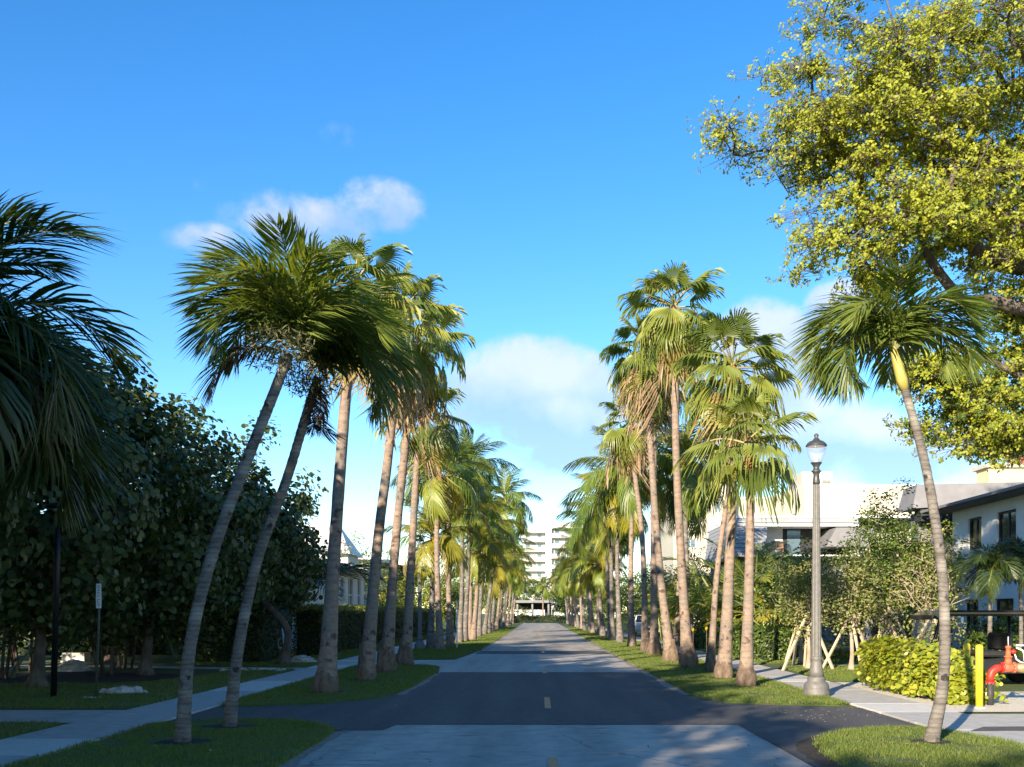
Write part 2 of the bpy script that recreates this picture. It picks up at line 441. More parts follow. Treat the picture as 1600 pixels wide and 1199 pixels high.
class MB:
    """collects shapes in world coordinates; build() makes one mesh object of them"""
    def __init__(self):
        self.v, self.f, self.sm = [], [], []
    def add(self, vs, fs, smooth=False):
        n = len(self.v)
        self.v += [tuple(p) for p in vs]
        self.f += [tuple(i + n for i in f) for f in fs]
        self.sm += [smooth] * len(fs)
        return self
    def box(self, lo, hi, bev=0.0):
        x0, y0, z0 = lo; x1, y1, z1 = hi
        if bev <= 0:
            vs = [(x0, y0, z0), (x1, y0, z0), (x1, y1, z0), (x0, y1, z0), (x0, y0, z1), (x1, y0, z1), (x1, y1, z1), (x0, y1, z1)]
            return self.add(vs, [(3, 2, 1, 0), (4, 5, 6, 7), (0, 1, 5, 4), (1, 2, 6, 5), (2, 3, 7, 6), (3, 0, 4, 7)])
        b = bev
        loops = []
        for z, i in ((z0, b), (z0 + b, 0), (z1 - b, 0), (z1, b)):
            loops.append([(x0 + b, y0 + i, z), (x1 - b, y0 + i, z), (x1 - i, y0 + b, z), (x1 - i, y1 - b, z), (x1 - b, y1 - i, z), (x0 + b, y1 - i, z), (x0 + i, y1 - b, z), (x0 + i, y0 + b, z)])
        return self.loft(loops)
    def loft(self, loops, smooth=False, caps=True, closed=True):
        n = len(loops[0])
        vs = [p for l in loops for p in l]
        fs = []
        for a in range(len(loops) - 1):
            for i in range(n if closed else n - 1):
                j = (i + 1) % n
                fs.append((a * n + i, a * n + j, (a + 1) * n + j, (a + 1) * n + i))
        if caps:
            fs.append(tuple(range(n - 1, -1, -1)))
            fs.append(tuple((len(loops) - 1) * n + i for i in range(n)))
        return self.add(vs, fs, smooth)
    def tube(self, pts, rad, n=8, smooth=True, caps=True, jit=0.0, rng=None):
        pts = [Vector(p) for p in pts]
        if not isinstance(rad, (list, tuple)): rad = [rad] * len(pts)
        loops, up = [], None
        for i, p in enumerate(pts):
            t = (pts[min(i + 1, len(pts) - 1)] - pts[max(i - 1, 0)])
            t = t.normalized() if t.length > 1e-9 else Vector((0, 0, 1))
            if up is None:
                up = t.orthogonal().normalized()
            up = (up - t * up.dot(t)).normalized()
            sd_ = t.cross(up)
            l = []
            for k in range(n):
                a = 2 * PI * k / n
                r = rad[i] * (1 + (rng.uniform(-jit, jit) if rng else 0))
                l.append(p + up * (math.cos(a) * r) + sd_ * (math.sin(a) * r))
            loops.append(l)
        return self.loft(loops, smooth, caps)
    def lathe(self, c, prof, n=16, smooth=True, flute=None):
        loops = []
        for r, z in prof:
            l = []
            for k in range(n):
                a = 2 * PI * k / n
                rr = r * (1 - (flute if (flute and k % 2) else 0))
                l.append((c[0] + math.cos(a) * rr, c[1] + math.sin(a) * rr, c[2] + z))
            loops.append(l)
        return self.loft(loops, smooth)
    def build(self, name, mat, parent=None):
        w = wloc(parent)
        me = bpy.data.meshes.new(name)
        me.from_pydata([(p[0] - w.x, p[1] - w.y, p[2] - w.z) for p in self.v], [], self.f)
        me.polygons.foreach_set('use_smooth', self.sm)
        me.materials.append(MATS[mat])
        me.update()
        return link(name, me, parent)
def box(name, lo, hi, mat, parent=None, bev=0.0):
    return MB().box(lo, hi, bev).build(name, mat, parent)
def tube(name, pts, rad, mat, parent=None, n=8):
    return MB().tube(pts, rad, n).build(name, mat, parent)
def sheet(name, poly, z, mat, kind='structure', parent=None):
    o = MB().add([(x, y, z) for x, y in poly], [tuple(range(len(poly)))]).build(name, mat, parent)
    if kind and parent is None: o['kind'] = kind
    return o
def copy_thing(root, loc, label):
    c = root.copy(); COL.objects.link(c); c.location = loc; c['label'] = label
    WL[c.name] = Vector(loc)
    for ch in root.children:
        d = ch.copy(); COL.objects.link(d); d.parent = c
        for g in ch.children:
            e = g.copy(); COL.objects.link(e); e.parent = d
    return c
# ------------------------------------------------------------------ ground, road, walks
rng = random.Random(7)
nrg = np.random.default_rng(11)
g = sheet('ground', [(-1500, -600), (1500, -600), (1500, 3000), (-1500, 3000)], 0.0, 'turf')

road = sheet('road', [(-2.75, -60), (2.92, -60), (2.92, 168), (-2.6, 168), (-2.55, 45), (-2.95, 36), (-5.55, 35.6), (-5.6, 31.9), (-3.05, 31.4), (-2.75, 28)], 0.006, 'asphalt_old')
def smooth_poly(pts, it=2):
    for _ in range(it):
        q = []
        for i in range(len(pts)):
            a, b = pts[i], pts[(i + 1) % len(pts)]
            q.append((a[0] * .75 + b[0] * .25, a[1] * .75 + b[1] * .25))
            q.append((a[0] * .25 + b[0] * .75, a[1] * .25 + b[1] * .75))
        pts = q
    return pts
def wob(pts, amt, step, seed):
    """closed outline with small uneven steps"""
    r_ = random.Random(seed); out = []
    for i in range(len(pts)):
        a, b = pts[i], pts[(i + 1) % len(pts)]
        L = math.hypot(b[0] - a[0], b[1] - a[1]); n = max(1, int(L / step))
        for k in range(n):
            t = k / n
            out.append((a[0] + (b[0] - a[0]) * t + (r_.uniform(-amt, amt) if k else 0), a[1] + (b[1] - a[1]) * t + (r_.uniform(-amt, amt) if k else 0)))
    return out
dark = [(2.915, 15.05), (2.93, 9.0), (3.14, 9.0), (3.25, 11.6), (3.55, 13.2), (4.2, 14.2), (5.0, 14.7), (5.52, 14.9), (5.56, 17.7), (4.2, 18.2), (3.4, 18.5), (2.95, 20.0), (2.92, 28.4),
        (-2.74, 28.4), (-2.74, 21.0), (-3.0, 19.6), (-3.9, 18.3), (-5.62, 17.6), (-5.62, 15.5), (-4.2, 15.55), (-3.3, 15.2), (-2.95, 14.3), (-2.2, 14.35), (-2.1, 15.05)]
sheet('asphalt_patch', wob(dark, 0.012, 0.35, 3), 0.011, 'asphalt_new', parent=road)
sheet('sunlit_tan_paving', wob([(-2.54, 44.1), (2.91, 44.1), (2.91, 167.9), (-2.58, 167.9)], 0.0, 5, 5), 0.0085, 'asphalt_tan', parent=road)  # far tan paving, its colour also carrying some of the sunlight
sheet('asphalt_patch', wob([(-2.6, 41.0), (2.92, 41.0), (2.92, 44.2), (-2.55, 44.2)], 0.02, 0.4, 4), 0.011, 'asphalt_new', parent=road)
for i, (px, y0, y1) in enumerate([(858, 1216, 1186), (856, 1108.5, 1091), (850.5, 1053, 1047), (847, 1021, 1017.5), (846, 1007, 1004.5), (845.5, 998, 996.3), (845, 991.5, 990.2), (844.6, 987, 986)]):
    d0, d1 = gd(y0), gd(y1)
    sheet('lane_dash', wob([(0.09, d0), (0.20, d0), (0.20, d1), (0.09, d1)], 0.004, 0.12, i), 0.016, 'orange_paint', parent=road)

def walk(name, x0, x1, y0, y1, pitch, seed):
    base = sheet(name, [(x0, y0), (x1, y0), (x1, y1), (x0, y1)], 0.012, 'joint')
    r_ = random.Random(seed); y = y0; me = {}
    while y < min(y1, 62):
        L = pitch * r_.choice((1, 1, 1, 0.62))
        key = round(L, 2)
        if key not in me:
            mb = MB().box((-(x1 - x0) / 2, 0.006, -0.02), ((x1 - x0) / 2, L - 0.006, 0.016), 0.006)
            m = bpy.data.meshes.new('slab'); m.from_pydata(mb.v, [], mb.f); m.materials.append(MATS['concrete']); me[key] = [m]
            m2 = m.copy(); m2.materials.clear(); m2.materials.append(MATS['concrete_pale']); me[key].append(m2)
        pale = r_.random() < 0.28
        link('slab', me[key][1 if pale else 0], base, ((x0 + x1) / 2, y, 0.014 + r_.uniform(-.002, .003)))
        y += L
    sheet('far_paving', [(x0, y + .01), (x1, y + .01), (x1, y1), (x0, y1)], 0.022, 'concrete', parent=base)
    return base
walk('sidewalk_left', -6.9, -5.66, 2.0, 150, 1.55, 1)
walk('sidewalk_right', 5.58, 6.86, 2.0, 150, 1.6, 2)
sheet('driveway_left', wob([(-30, 15.3), (-6.91, 15.3), (-6.91, 17.3), (-30, 17.35)], 0.01, 0.8, 5), 0.012, 'concrete')
sheet('driveway_right', [(6.87, 11.0), (18, 11.0), (18, 16.9), (6.87, 16.6)], 0.012, 'concrete')
dr = sheet('asphalt_strip', wob([(5.9, 14.05), (12, 14.4), (12, 15.0), (6.3, 14.55)], 0.01, 0.4, 6), 0.036, 'asphalt_new')
sheet('blue_mark', wob([(7.05, 14.42), (7.4, 14.44), (7.5, 14.55), (7.2, 14.6)], 0.02, 0.1, 8), 0.041, 'blue_paint', parent=dr)
sheet('garden_path', wob([(-26, 31.5), (-14, 31.2), (-9.6, 29.9), (-6.92, 29.6), (-6.92, 30.7), (-9.5, 31.0), (-14, 32.2), (-26, 32.6)], 0.02, 0.8, 7), 0.010, 'concrete')
sheet('soil_bed', wob(smooth_poly([(-15.5, 23.4), (-9.4, 24.0), (-8.6, 27.6), (-15.5, 29.0)]), 0.05, 0.4, 9), 0.008, 'soil')
sheet('gravel_bed', wob([(6.87, 16.95), (16, 17.2), (16, 21.5), (8.9, 21.3), (8.9, 24.2), (6.95, 24.2)], 0.02, 0.5, 10), 0.014, 'gravel')
sheet('garden_path_right', wob([(7.6, 31.2), (16, 32.2), (16, 33.3), (7.6, 32.0)], 0.02, 0.7, 12), 0.012, 'concrete_pale')

def in_poly(P, poly):
    x, y = P[:, 0], P[:, 1]
    ins = np.zeros(len(P), bool); j = len(poly) - 1
    for i in range(len(poly)):
        xi, yi = poly[i]; xj, yj = poly[j]
        c = ((yi > y) != (yj > y)) & (x < (xj - xi) * (y - yi) / (yj - yi + 1e-12) + xi)
        ins ^= c; j = i
    return ins
BARE = []                                          # bare soil round the trunks (x, y, r)
def lawn(name, poly, dens, hgt, wid, label, z=0.045, far=None, inset=0.1, it=2):
    poly = smooth_poly(wob(poly, 0, 1.2, 1), it)
    n = len(poly)
    area = sum(poly[i][0] * poly[(i + 1) % n][1] - poly[(i + 1) % n][0] * poly[i][1] for i in range(n)) / 2
    if area < 0: poly = poly[::-1]
    inn = []
    for i in range(n):
        a, b, c = poly[i - 1], poly[i], poly[(i + 1) % n]
        tx, ty = c[0] - a[0], c[1] - a[1]; L = math.hypot(tx, ty) + 1e-9
        inn.append((b[0] - ty / L * inset, b[1] + tx / L * inset))
    bed = MB().loft([[(x, y, 0.003) for x, y in poly], [(x, y, z) for x, y in inn]], smooth=False, caps=False)
    bed.add([(x, y, z) for x, y in inn], [tuple(range(n))])
    b = bed.build(name + '_bed', 'turf'); b['kind'] = 'structure'
    P = np.array(poly); lo, hi = P.min(0), P.max(0)
    N = int((hi - lo).prod() * dens)
    pts = nrg.uniform(lo, hi, (N, 2))
    pts = pts[in_poly(pts, poly)]
    if far:
        keep = nrg.random(len(pts)) < np.clip((far[0] / pts[:, 1]) ** far[1], 0.03, 1)
        pts = pts[keep]
    for bx, by, br in BARE:
        d = np.hypot(pts[:, 0] - bx, (pts[:, 1] - by))
        pts = pts[d > br * (0.8 + 0.5 * nrg.random(len(pts)))]
    pts = pts + nrg.normal(0, .03, pts.shape)
    # patches of longer and thinner grass
    pat = np.sin(pts[:, 0] * 2.3 + np.sin(pts[:, 1] * 1.7) * 2) * np.sin(pts[:, 1] * 1.9 + 1.3) * 0.5 + 0.5
    worn = np.sin(pts[:, 0] * 1.9 + 2 * np.sin(pts[:, 1] * .8)) + np.sin(pts[:, 1] * 2.6 + 1.5 * np.sin(pts[:, 0] * 1.3)) + np.sin(pts[:, 0] * 6.1 + pts[:, 1] * 4.7) * .6
    k_ = (worn < 1.55) | (nrg.random(len(pts)) < .22)
    pts, pat = pts[k_], pat[k_]
    n = len(pts)
    h = hgt * nrg.uniform(0.5, 1.2, n) * (0.7 + 0.6 * pat)
    sc = np.maximum(1.0, pts[:, 1] / 16.0)
    w = wid * sc * nrg.uniform(0.7, 1.3, n)
    a = nrg.uniform(0, 2 * PI, n); ln = nrg.uniform(0.1, 0.9, n) * h; la = nrg.uniform(0, 2 * PI, n)
    zz = np.full(n, z - 0.012)
    V = np.empty((n, 3, 3))
    V[:, 0] = np.stack([pts[:, 0] - np.cos(a) * w, pts[:, 1] - np.sin(a) * w, zz], 1)
    V[:, 1] = np.stack([pts[:, 0] + np.cos(a) * w, pts[:, 1] + np.sin(a) * w, zz], 1)
    V[:, 2] = np.stack([pts[:, 0] + np.cos(la) * ln, pts[:, 1] + np.sin(la) * ln, zz + h], 1)
    me = mesh_np(name, V.reshape(-1, 3), np.arange(n * 3).reshape(-1, 3), 'grass_blade')
    o = link(name, me)
    return tag(o, label, 'grass', kind='stuff')

BARE += [(-4.45, 12.77, .42), (-4.39, 14.5, .42), (4.88, 12.77, .25), (-4.33, 20.8, .45), (-4.18, 24.7, .45), (-4.2, 28.1, .42), (-4.2, 32.2, .4),
         (4.55, 22.6, .36), (4.57, 25.4, .36)]
lawn('grass_island', [(-5.64, 6), (-2.76, 6), (-2.76, 11), (-2.77, 13.8), (-2.95, 14.6), (-3.5, 15.25), (-4.2, 15.5), (-5.64, 15.45)], 2600, .05, .005, 'short lawn around the two leaning palms beside the left sidewalk')
lawn('grass_island', [(-5.64, 17.75), (-4.2, 18.35), (-3.2, 19.6), (-2.8, 21.5), (-2.78, 27.5), (-3.05, 31.0), (-3.6, 31.7), (-5.64, 31.8)], 1900, .05, .005, 'shaded lawn strip under the four tall palms on the left', far=(20, 1.5))
lawn('grass_strip', [(-5.6, 35.8), (-3.0, 36.2), (-2.6, 45), (-2.55, 70), (-2.6, 120), (-5.6, 120)], 1300, .055, .006, 'lawn strip under the left row of coconut palms', far=(22, 1.7))
lawn('grass_island', [(3.12, 6), (5.5, 6), (5.95, 12.6), (5.7, 14.2), (5.0, 14.6), (4.2, 14.15), (3.6, 13.3), (3.3, 12.2), (3.2, 10.8)], 2600, .05, .005, 'sunlit lawn around the leaning palm on the right corner')
lawn('grass_strip', [(3.0, 20.2), (3.4, 18.7), (4.3, 18.3), (5.55, 18.0), (5.55, 40), (5.5, 120), (2.95, 120), (2.93, 40)], 1900, .05, .005, 'sunlit lawn strip under the tall palms on the right', far=(19, 1.6))
lawn('lawn', [(-6.93, 17.4), (-6.93, 29.5), (-9.5, 29.8), (-8.4, 27.8), (-9.2, 23.6), (-15.6, 23.0), (-22, 23), (-22, 17.45)], 900, .05, .007, 'dark shaded lawn behind the left sidewalk', far=(18, 1.6))
lawn('lawn', [(-6.93, 8), (-6.93, 15.2), (-16, 15.2), (-16, 8)], 900, .05, .006, 'small shaded lawn at the left edge of the picture')
lawn('lawn', [(-6.93, 31), (-6.93, 80), (-8.6, 80), (-8.6, 37), (-12, 33.2), (-9.5, 31.2)], 700, .05, .008, 'lawn between the left sidewalk and the clipped hedge', far=(22, 1.7))
lawn('lawn', [(6.88, 24.4), (8.9, 24.4), (12.5, 26), (13, 31.6), (7.2, 31)], 1300, .05, .006, 'sunlit lawn under the staked young trees', far=(22, 1.5))
lawn('lawn', [(6.88, 33), (13, 34), (12, 60), (6.88, 60)], 500, .06, .009, 'lawn behind the right sidewalk', far=(25, 1.6))
sheet('soil_margin', wob(smooth_poly([(2.99, 6), (3.16, 6), (3.24, 10.8), (3.34, 12.1), (3.7, 13.35), (4.0, 13.9), (3.6, 13.6), (3.2, 12.9), (3.02, 12.0)], 1), 0.03, 0.2, 14), 0.012, 'soil')
for i, (x, y, r_) in enumerate(BARE):
    sheet('bare_soil', wob([(x + math.cos(k * PI / 5) * r_ * 1.05 * rng.uniform(.6, 1.2), y + math.sin(k * PI / 5) * r_ * .8 * rng.uniform(.6, 1.2)) for k in range(10)], 0.03, 0.15, i), 0.052, 'soil')

# sand and dirt gathered along the edges of the road
def dirt(side, x, y0, y1, seed):
    r_ = random.Random(seed); L = []; n = int((y1 - y0) / .22)
    for k in range(n + 1):
        y = y0 + (y1 - y0) * k / n
        L.append((y, r_.uniform(.0, .10) + .05 * math.sin(y * 1.3 + seed), r_.uniform(.02, .09)))
    pl = [(x + side * .06 + side * b, y) for y, a, b in L] + [(x - side * (.03 + abs(a)), y) for y, a, b in reversed(L)]
    sheet('edge_dirt', pl, 0.0135, 'sand', parent=road)
dirt(-1, -2.75, 6, 14.2, 1); dirt(-1, -2.76, 20.5, 27.5, 2); dirt(1, 2.92, 20.5, 60, 3); dirt(-1, -2.58, 46, 80, 4)
# fallen petals and litter on the right apron
mb = MB()
for i in range(60):
    x, y, s = rng.uniform(3.9, 5.5), rng.uniform(15.4, 17.5), rng.uniform(.008, .02)
    a = rng.uniform(0, 6.3)
    mb.add([(x + math.cos(a + k * PI / 2) * s * (1 if k % 2 else .6), y + math.sin(a + k * PI / 2) * s, .014 + (k % 2) * .006) for k in range(4)], [(0, 1, 2, 3)])
tag(mb.build('leaf_litter', 'gravel'), 'pale fallen petals scattered on the dark right apron', 'litter', kind='stuff')

# ------------------------------------------------------------------ leaf and frond meshes
def unit(a):
    return a / (np.linalg.norm(a, axis=-1, keepdims=True) + 1e-9)
OVAL = (np.array([(0, 0, 0), (.30, .45, .07), (0, .5, 0), (-.30, .45, .07), (0, 1, -.05)]), np.array([(0, 1, 2), (2, 1, 4), (0, 2, 3), (2, 4, 3)]))
SPOON = (np.array([(0, 0, 0), (.33, .62, .08), (0, .6, 0), (-.33, .62, .08), (.16, .98, .04), (-.16, .98, .04)]), np.array([(0, 1, 2), (0, 2, 3), (2, 1, 4), (2, 4, 5), (2, 5, 3)]))
_a = np.arange(7) * 2 * PI / 7
ROUND = (np.stack([np.sin(_a) * .5, .5 - np.cos(_a) * .5, np.where(np.arange(7) % 2, .05, -.03)], 1), np.array([(0, i, i + 1) for i in range(1, 6)]))
DIAM = (np.array([(0, 0, 0), (.26, .5, .05), (0, 1, 0), (-.26, .5, .05)]), np.array([(0, 1, 2), (0, 2, 3)]))
def frames(Nr, spin):
    Nr = unit(Nr)
    ref = np.where(np.abs(Nr[:, 2:3]) < .9, np.array([[0, 0, 1.0]]), np.array([[1.0, 0, 0]]))
    X = unit(np.cross(ref, Nr)); Y = np.cross(Nr, X)
    c, s = np.cos(spin)[:, None], np.sin(spin)[:, None]
    return X * c + Y * s, -X * s + Y * c, Nr
def leaves_np(tm, P, Nr, size, spin, aspect=1.0):
    X, Y, Z = frames(Nr, spin)
    T = tm[0]
    V = P[:, None, :] + size[:, None, None] * (T[None, :, 0:1] * aspect * X[:, None, :] + T[None, :, 1:2] * Y[:, None, :] + T[None, :, 2:3] * Z[:, None, :])
    k = len(T)
    F = tm[1][None] + (np.arange(len(P)) * k)[:, None, None]
    return V.reshape(-1, 3), F.reshape(-1, 3)

n = 420
P = np.stack([nrg.uniform(-7, 7, n), 10 + 16 * nrg.random(n) ** 1.3, np.full(n, .02)], 1)
P[:, 2] = np.where((np.abs(P[:, 0]) > 2.9) & (np.abs(P[:, 0]) < 5.6), .085, .022)
kp = (np.abs(P[:, 0]) > 2.4) | (nrg.random(n) < .12)
P = P[kp]
V, F = leaves_np((np.array([(0, 0, 0), (.22, .5, .12), (0, 1, .03), (-.22, .5, .1)]), np.array([(0, 1, 2), (0, 2, 3)])), P, np.array([[0, 0, 1.]]) + nrg.normal(0, .25, P.shape), nrg.uniform(.03, .085, len(P)), nrg.uniform(0, 6.28, len(P)), 1.0)
tag(link('fallen_leaves', mesh_np('fallen_leaves', V, F, 'litter')), 'dry brown leaves fallen over the lawns, walks and road edge', 'litter', kind='stuff')
def feather(name, L, arch, n, ll, lw, vee, droop, mat, pet=0.12, seed=0, prof=None, rise=0.0, back=0.0, jv=.22):
    """a feather frond along +X, arching down in -Z: rachis and two rows of blade leaflets"""
    r_ = random.Random(seed)
    S = 18; pos, tan = [Vector((0, 0, 0))], []
    for i in range(S):
        t = i / (S - 1); th = rise - arch * t ** 1.35
        tan.append(Vector((math.cos(th), 0, math.sin(th))))
        pos.append(pos[-1] + tan[-1] * (L / S))
    tan.append(tan[-1])
    def at(t):
        f = t * S; i = min(int(f), S - 1); return pos[i].lerp(pos[i + 1], f - i), tan[i].lerp(tan[i + 1], f - i).normalized()
    V, F = [], []
    for k in range(n):
        t = pet + (1 - pet) * (k + .5) / n
        for s in (-1, 1):
            p, tg = at(min(1, t + r_.uniform(-.004, .004)))
            nm = Vector((-tg.z, 0, tg.x))
            pr = (0.55 + 0.45 * math.sin(PI * min(1, (t - pet) / (1 - pet) * .9 + .12))) * (1 - .5 * max(0, t - .8) / .2)
            l = ll * pr * r_.uniform(.88, 1.1)
            a = R(72 - 42 * t - back) + r_.uniform(-.09, .09)
            ve = vee + r_.uniform(-jv, jv)
            d = tg * math.cos(a) + (Vector((0, s, 0)) * math.cos(ve) + nm * math.sin(ve)) * math.sin(a)
            d.normalize()
            wv = d.cross(nm * math.cos(ve) - Vector((0, s, 0)) * math.sin(ve)); wv.normalize()
            w = lw * r_.uniform(.8, 1.15) * (1 - .35 * t)
            dr = droop * r_.uniform(.6, 1.4)
            p1 = p + d * (l * .4) - Vector((0, 0, dr * l * .10))
            p2 = p + d * (l * .74) - Vector((0, 0, dr * l * .38))
            p3 = p + d * (l * .97) - Vector((0, 0, dr * l * .85))
            b = len(V)
            V += [p - wv * w * .2, p + wv * w * .2, p1 - wv * w * .5, p1 + wv * w * .5, p2 - wv * w * .4, p2 + wv * w * .4, p3]
            F += [(b, b + 1, b + 3), (b, b + 3, b + 2), (b + 2, b + 3, b + 5), (b + 2, b + 5, b + 4), (b + 4, b + 5, b + 6)]
    me = mesh_np(name, [tuple(v) for v in V], F, mat)
    # rachis joined as second material
    me.materials.append(MATS['rachis'])
    mb = MB()
    rr = L * .0085
    mb.tube([pos[i] for i in range(0, S + 1, 2)], [rr * (1.9 - 1.6 * i / S) for i in range(0, S + 1, 2)], 4, smooth=False)
    nv, nf = len(me.vertices), len(me.polygons)
    vs = [tuple(v.co) for v in me.vertices] + mb.v
    fs = [tuple(p.vertices) for p in me.polygons] + [tuple(i + nv for i in f) for f in mb.f]
    m2 = bpy.data.meshes.new(name)
    m2.from_pydata(vs, [], fs)
    m2.materials.append(MATS[mat]); m2.materials.append(MATS['rachis'])
    m2.polygons.foreach_set('material_index', [0] * nf + [1] * (len(fs) - nf))
    m2.update()
    bpy.data.meshes.remove(me)
    return m2
def fan(name, pet, rad, nseg, spread, droop, mat, seed=0, threads=0.5, petdrop=0.35, pmat='petiole_fan', cup=0.25):
    """a fan frond along +X: petiole, pleated blade split into drooping finger tips"""
    r_ = random.Random(seed)
    V, F, MI = [], [], []
    S = 7; pos = [Vector((0, 0, 0))]; th = 0
    for i in range(S):
        th = -petdrop * ((i + 1) / S) ** 1.6
        pos.append(pos[-1] + Vector((math.cos(th), 0, math.sin(th))) * (pet / S))
    mb = MB().tube(pos, [.026 - .012 * i / S for i in range(S + 1)], 4, smooth=False)
    V += [Vector(v) for v in mb.v]; F += mb.f; MI += [1] * len(mb.f)
    hub = pos[-1]; tg = Vector((math.cos(th), 0, math.sin(th))); nm = Vector((-tg.z, 0, tg.x)); sd_ = Vector((0, 1, 0))
    def pt(a, r, lift, dz):
        # blade folds down away from the midrib, costa arches
        rad_ = (tg * math.cos(a) + sd_ * math.sin(a)) * r
        fold = -abs(math.sin(a)) * r * cup
        arch = -droop * .35 * (r / rad) ** 2 * rad * max(0, math.cos(a))
        return hub + rad_ + nm * (lift + fold) + Vector((0, 0, dz + arch))
    for k in range(nseg):
        a0 = -spread + 2 * spread * k / nseg; a1 = -spread + 2 * spread * (k + 1) / nseg; am = (a0 + a1) / 2
        rs = rad * r_.uniform(.52, .62); l = rad * (1 - .12 * abs(am) / spread) * r_.uniform(.9, 1.1)
        pl = rs * (a1 - a0) * .32
        am2 = am + r_.uniform(-.03, .03)
        d1, d2 = droop * rad * r_.uniform(.10, .18), droop * rad * r_.uniform(.38, .75)
        b = len(V)
        wv = (a1 - a0) * .36
        V += [pt(am, rad * .06, 0, 0), pt(a0, rs, -pl, 0), pt(am, rs, pl, 0), pt(a1, rs, -pl, 0),
              pt(am2 - wv * .75, l * .8, 0, -d1), pt(am2 + wv * .75, l * .8, 0, -d1), pt(am2, l * .96, 0, -d2)]
        fs = [(b, b + 1, b + 2), (b, b + 2, b + 3), (b + 1, b + 4, b + 2), (b + 2, b + 4, b + 5), (b + 2, b + 5, b + 3), (b + 4, b + 6, b + 5)]
        F += fs; MI += [0] * 6
        if r_.random() < threads:                  # hanging threads
            b = len(V); q = V[-1]; q0 = V[-3]
            q2 = q + Vector((r_.uniform(-.06, .06), r_.uniform(-.06, .06), -rad * r_.uniform(.2, .45) * (0.4 + droop)))
            V += [q0, q, q2]; F += [(b, b + 1, b + 2)]; MI += [0]
    m2 = bpy.data.meshes.new(name)
    m2.from_pydata([tuple(v) for v in V], [], F)
    m2.materials.append(MATS[mat]); m2.materials.append(MATS[pmat])
    m2.polygons.foreach_set('material_index', MI)
    m2.update()
    return m2

FR = {}
# christmas palms: short stiffly arched fronds with broad, raised leaflets
for i, (ar, ri) in enumerate([(1.4, .15), (2.0, .25), (2.6, .35), (3.1, .4)]):
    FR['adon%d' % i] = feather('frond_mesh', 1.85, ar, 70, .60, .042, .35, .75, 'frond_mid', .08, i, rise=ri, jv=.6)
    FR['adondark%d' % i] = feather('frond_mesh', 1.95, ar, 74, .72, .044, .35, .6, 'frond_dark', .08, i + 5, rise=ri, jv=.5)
FR['adonbrown'] = feather('frond_mesh', 1.7, 2.0, 50, .5, .04, .1, .9, 'frond_brown', .1, 9)
# coconut palms: long fronds, drooping leaflets
for i, (ar, dr) in enumerate([(.8, .55), (1.25, .8), (1.7, 1.0), (2.1, 1.15)]):
    FR['coco%d' % i] = feather('frond_mesh', 3.0, ar, 58, .78, .06, .0, dr, 'frond_coco', .16, i + 20, rise=.12)
    FR['cocoy%d' % i] = feather('frond_mesh', 3.0, ar, 58, .78, .06, .0, dr, 'frond_yellow', .16, i + 30, rise=.12)
FR['cocodead'] = feather('frond_mesh', 2.8, 1.6, 36, .5, .04, -.5, 1.3, 'frond_half', .16, 44)
for i, ar in enumerate((1.0, 1.5, 1.9)):
    FR['areca%d' % i] = feather('frond_mesh', 2.0, ar, 30, .48, .04, .35, .5, 'frond_mid', .22, i + 50, rise=.05)
    FR['arecay%d' % i] = feather('frond_mesh', 2.0, ar, 30, .48, .04, .35, .5, 'frond_coco', .22, i + 55, rise=.05)
    FR['arecad%d' % i] = feather('frond_mesh', 2.0, ar, 30, .5, .042, .3, .6, 'frond_dark', .22, i + 60, rise=.05)
FR['arecag'] = feather('frond_mesh', 1.6, 1.3, 22, .42, .06, .2, .5, 'frond_yellow', .2, 70)
# fan palms
for i, (dr, pd) in enumerate([(.25, .1), (.5, .35), (.75, .6), (1.0, .9)]):
    FR['fan%d' % i] = fan('frond_mesh', .82, .68, 34, R(125), dr * .8, 'frond_fan', i, .55, pd, cup=.08 + .08 * i)
    FR['fanb%d' % i] = fan('frond_mesh', .86, .70, 32, R(112), dr * .9, 'frond_fan', i + 8, .65, pd, cup=.14 + .1 * i)
FR['fanhalf'] = fan('frond_mesh', .9, .78, 22, R(95), 1.1, 'frond_half', 15, .7, .9, cup=.5)
FR['fandead'] = fan('frond_mesh', .85, .6, 16, R(75), 1.7, 'frond_dead', 16, 1.0, 1.1, cup=.8)
FR['fandead1'] = fan('frond_mesh', .75, .5, 13, R(65), 2.1, 'frond_dead', 17, 1.0, 1.4, cup=1.0)

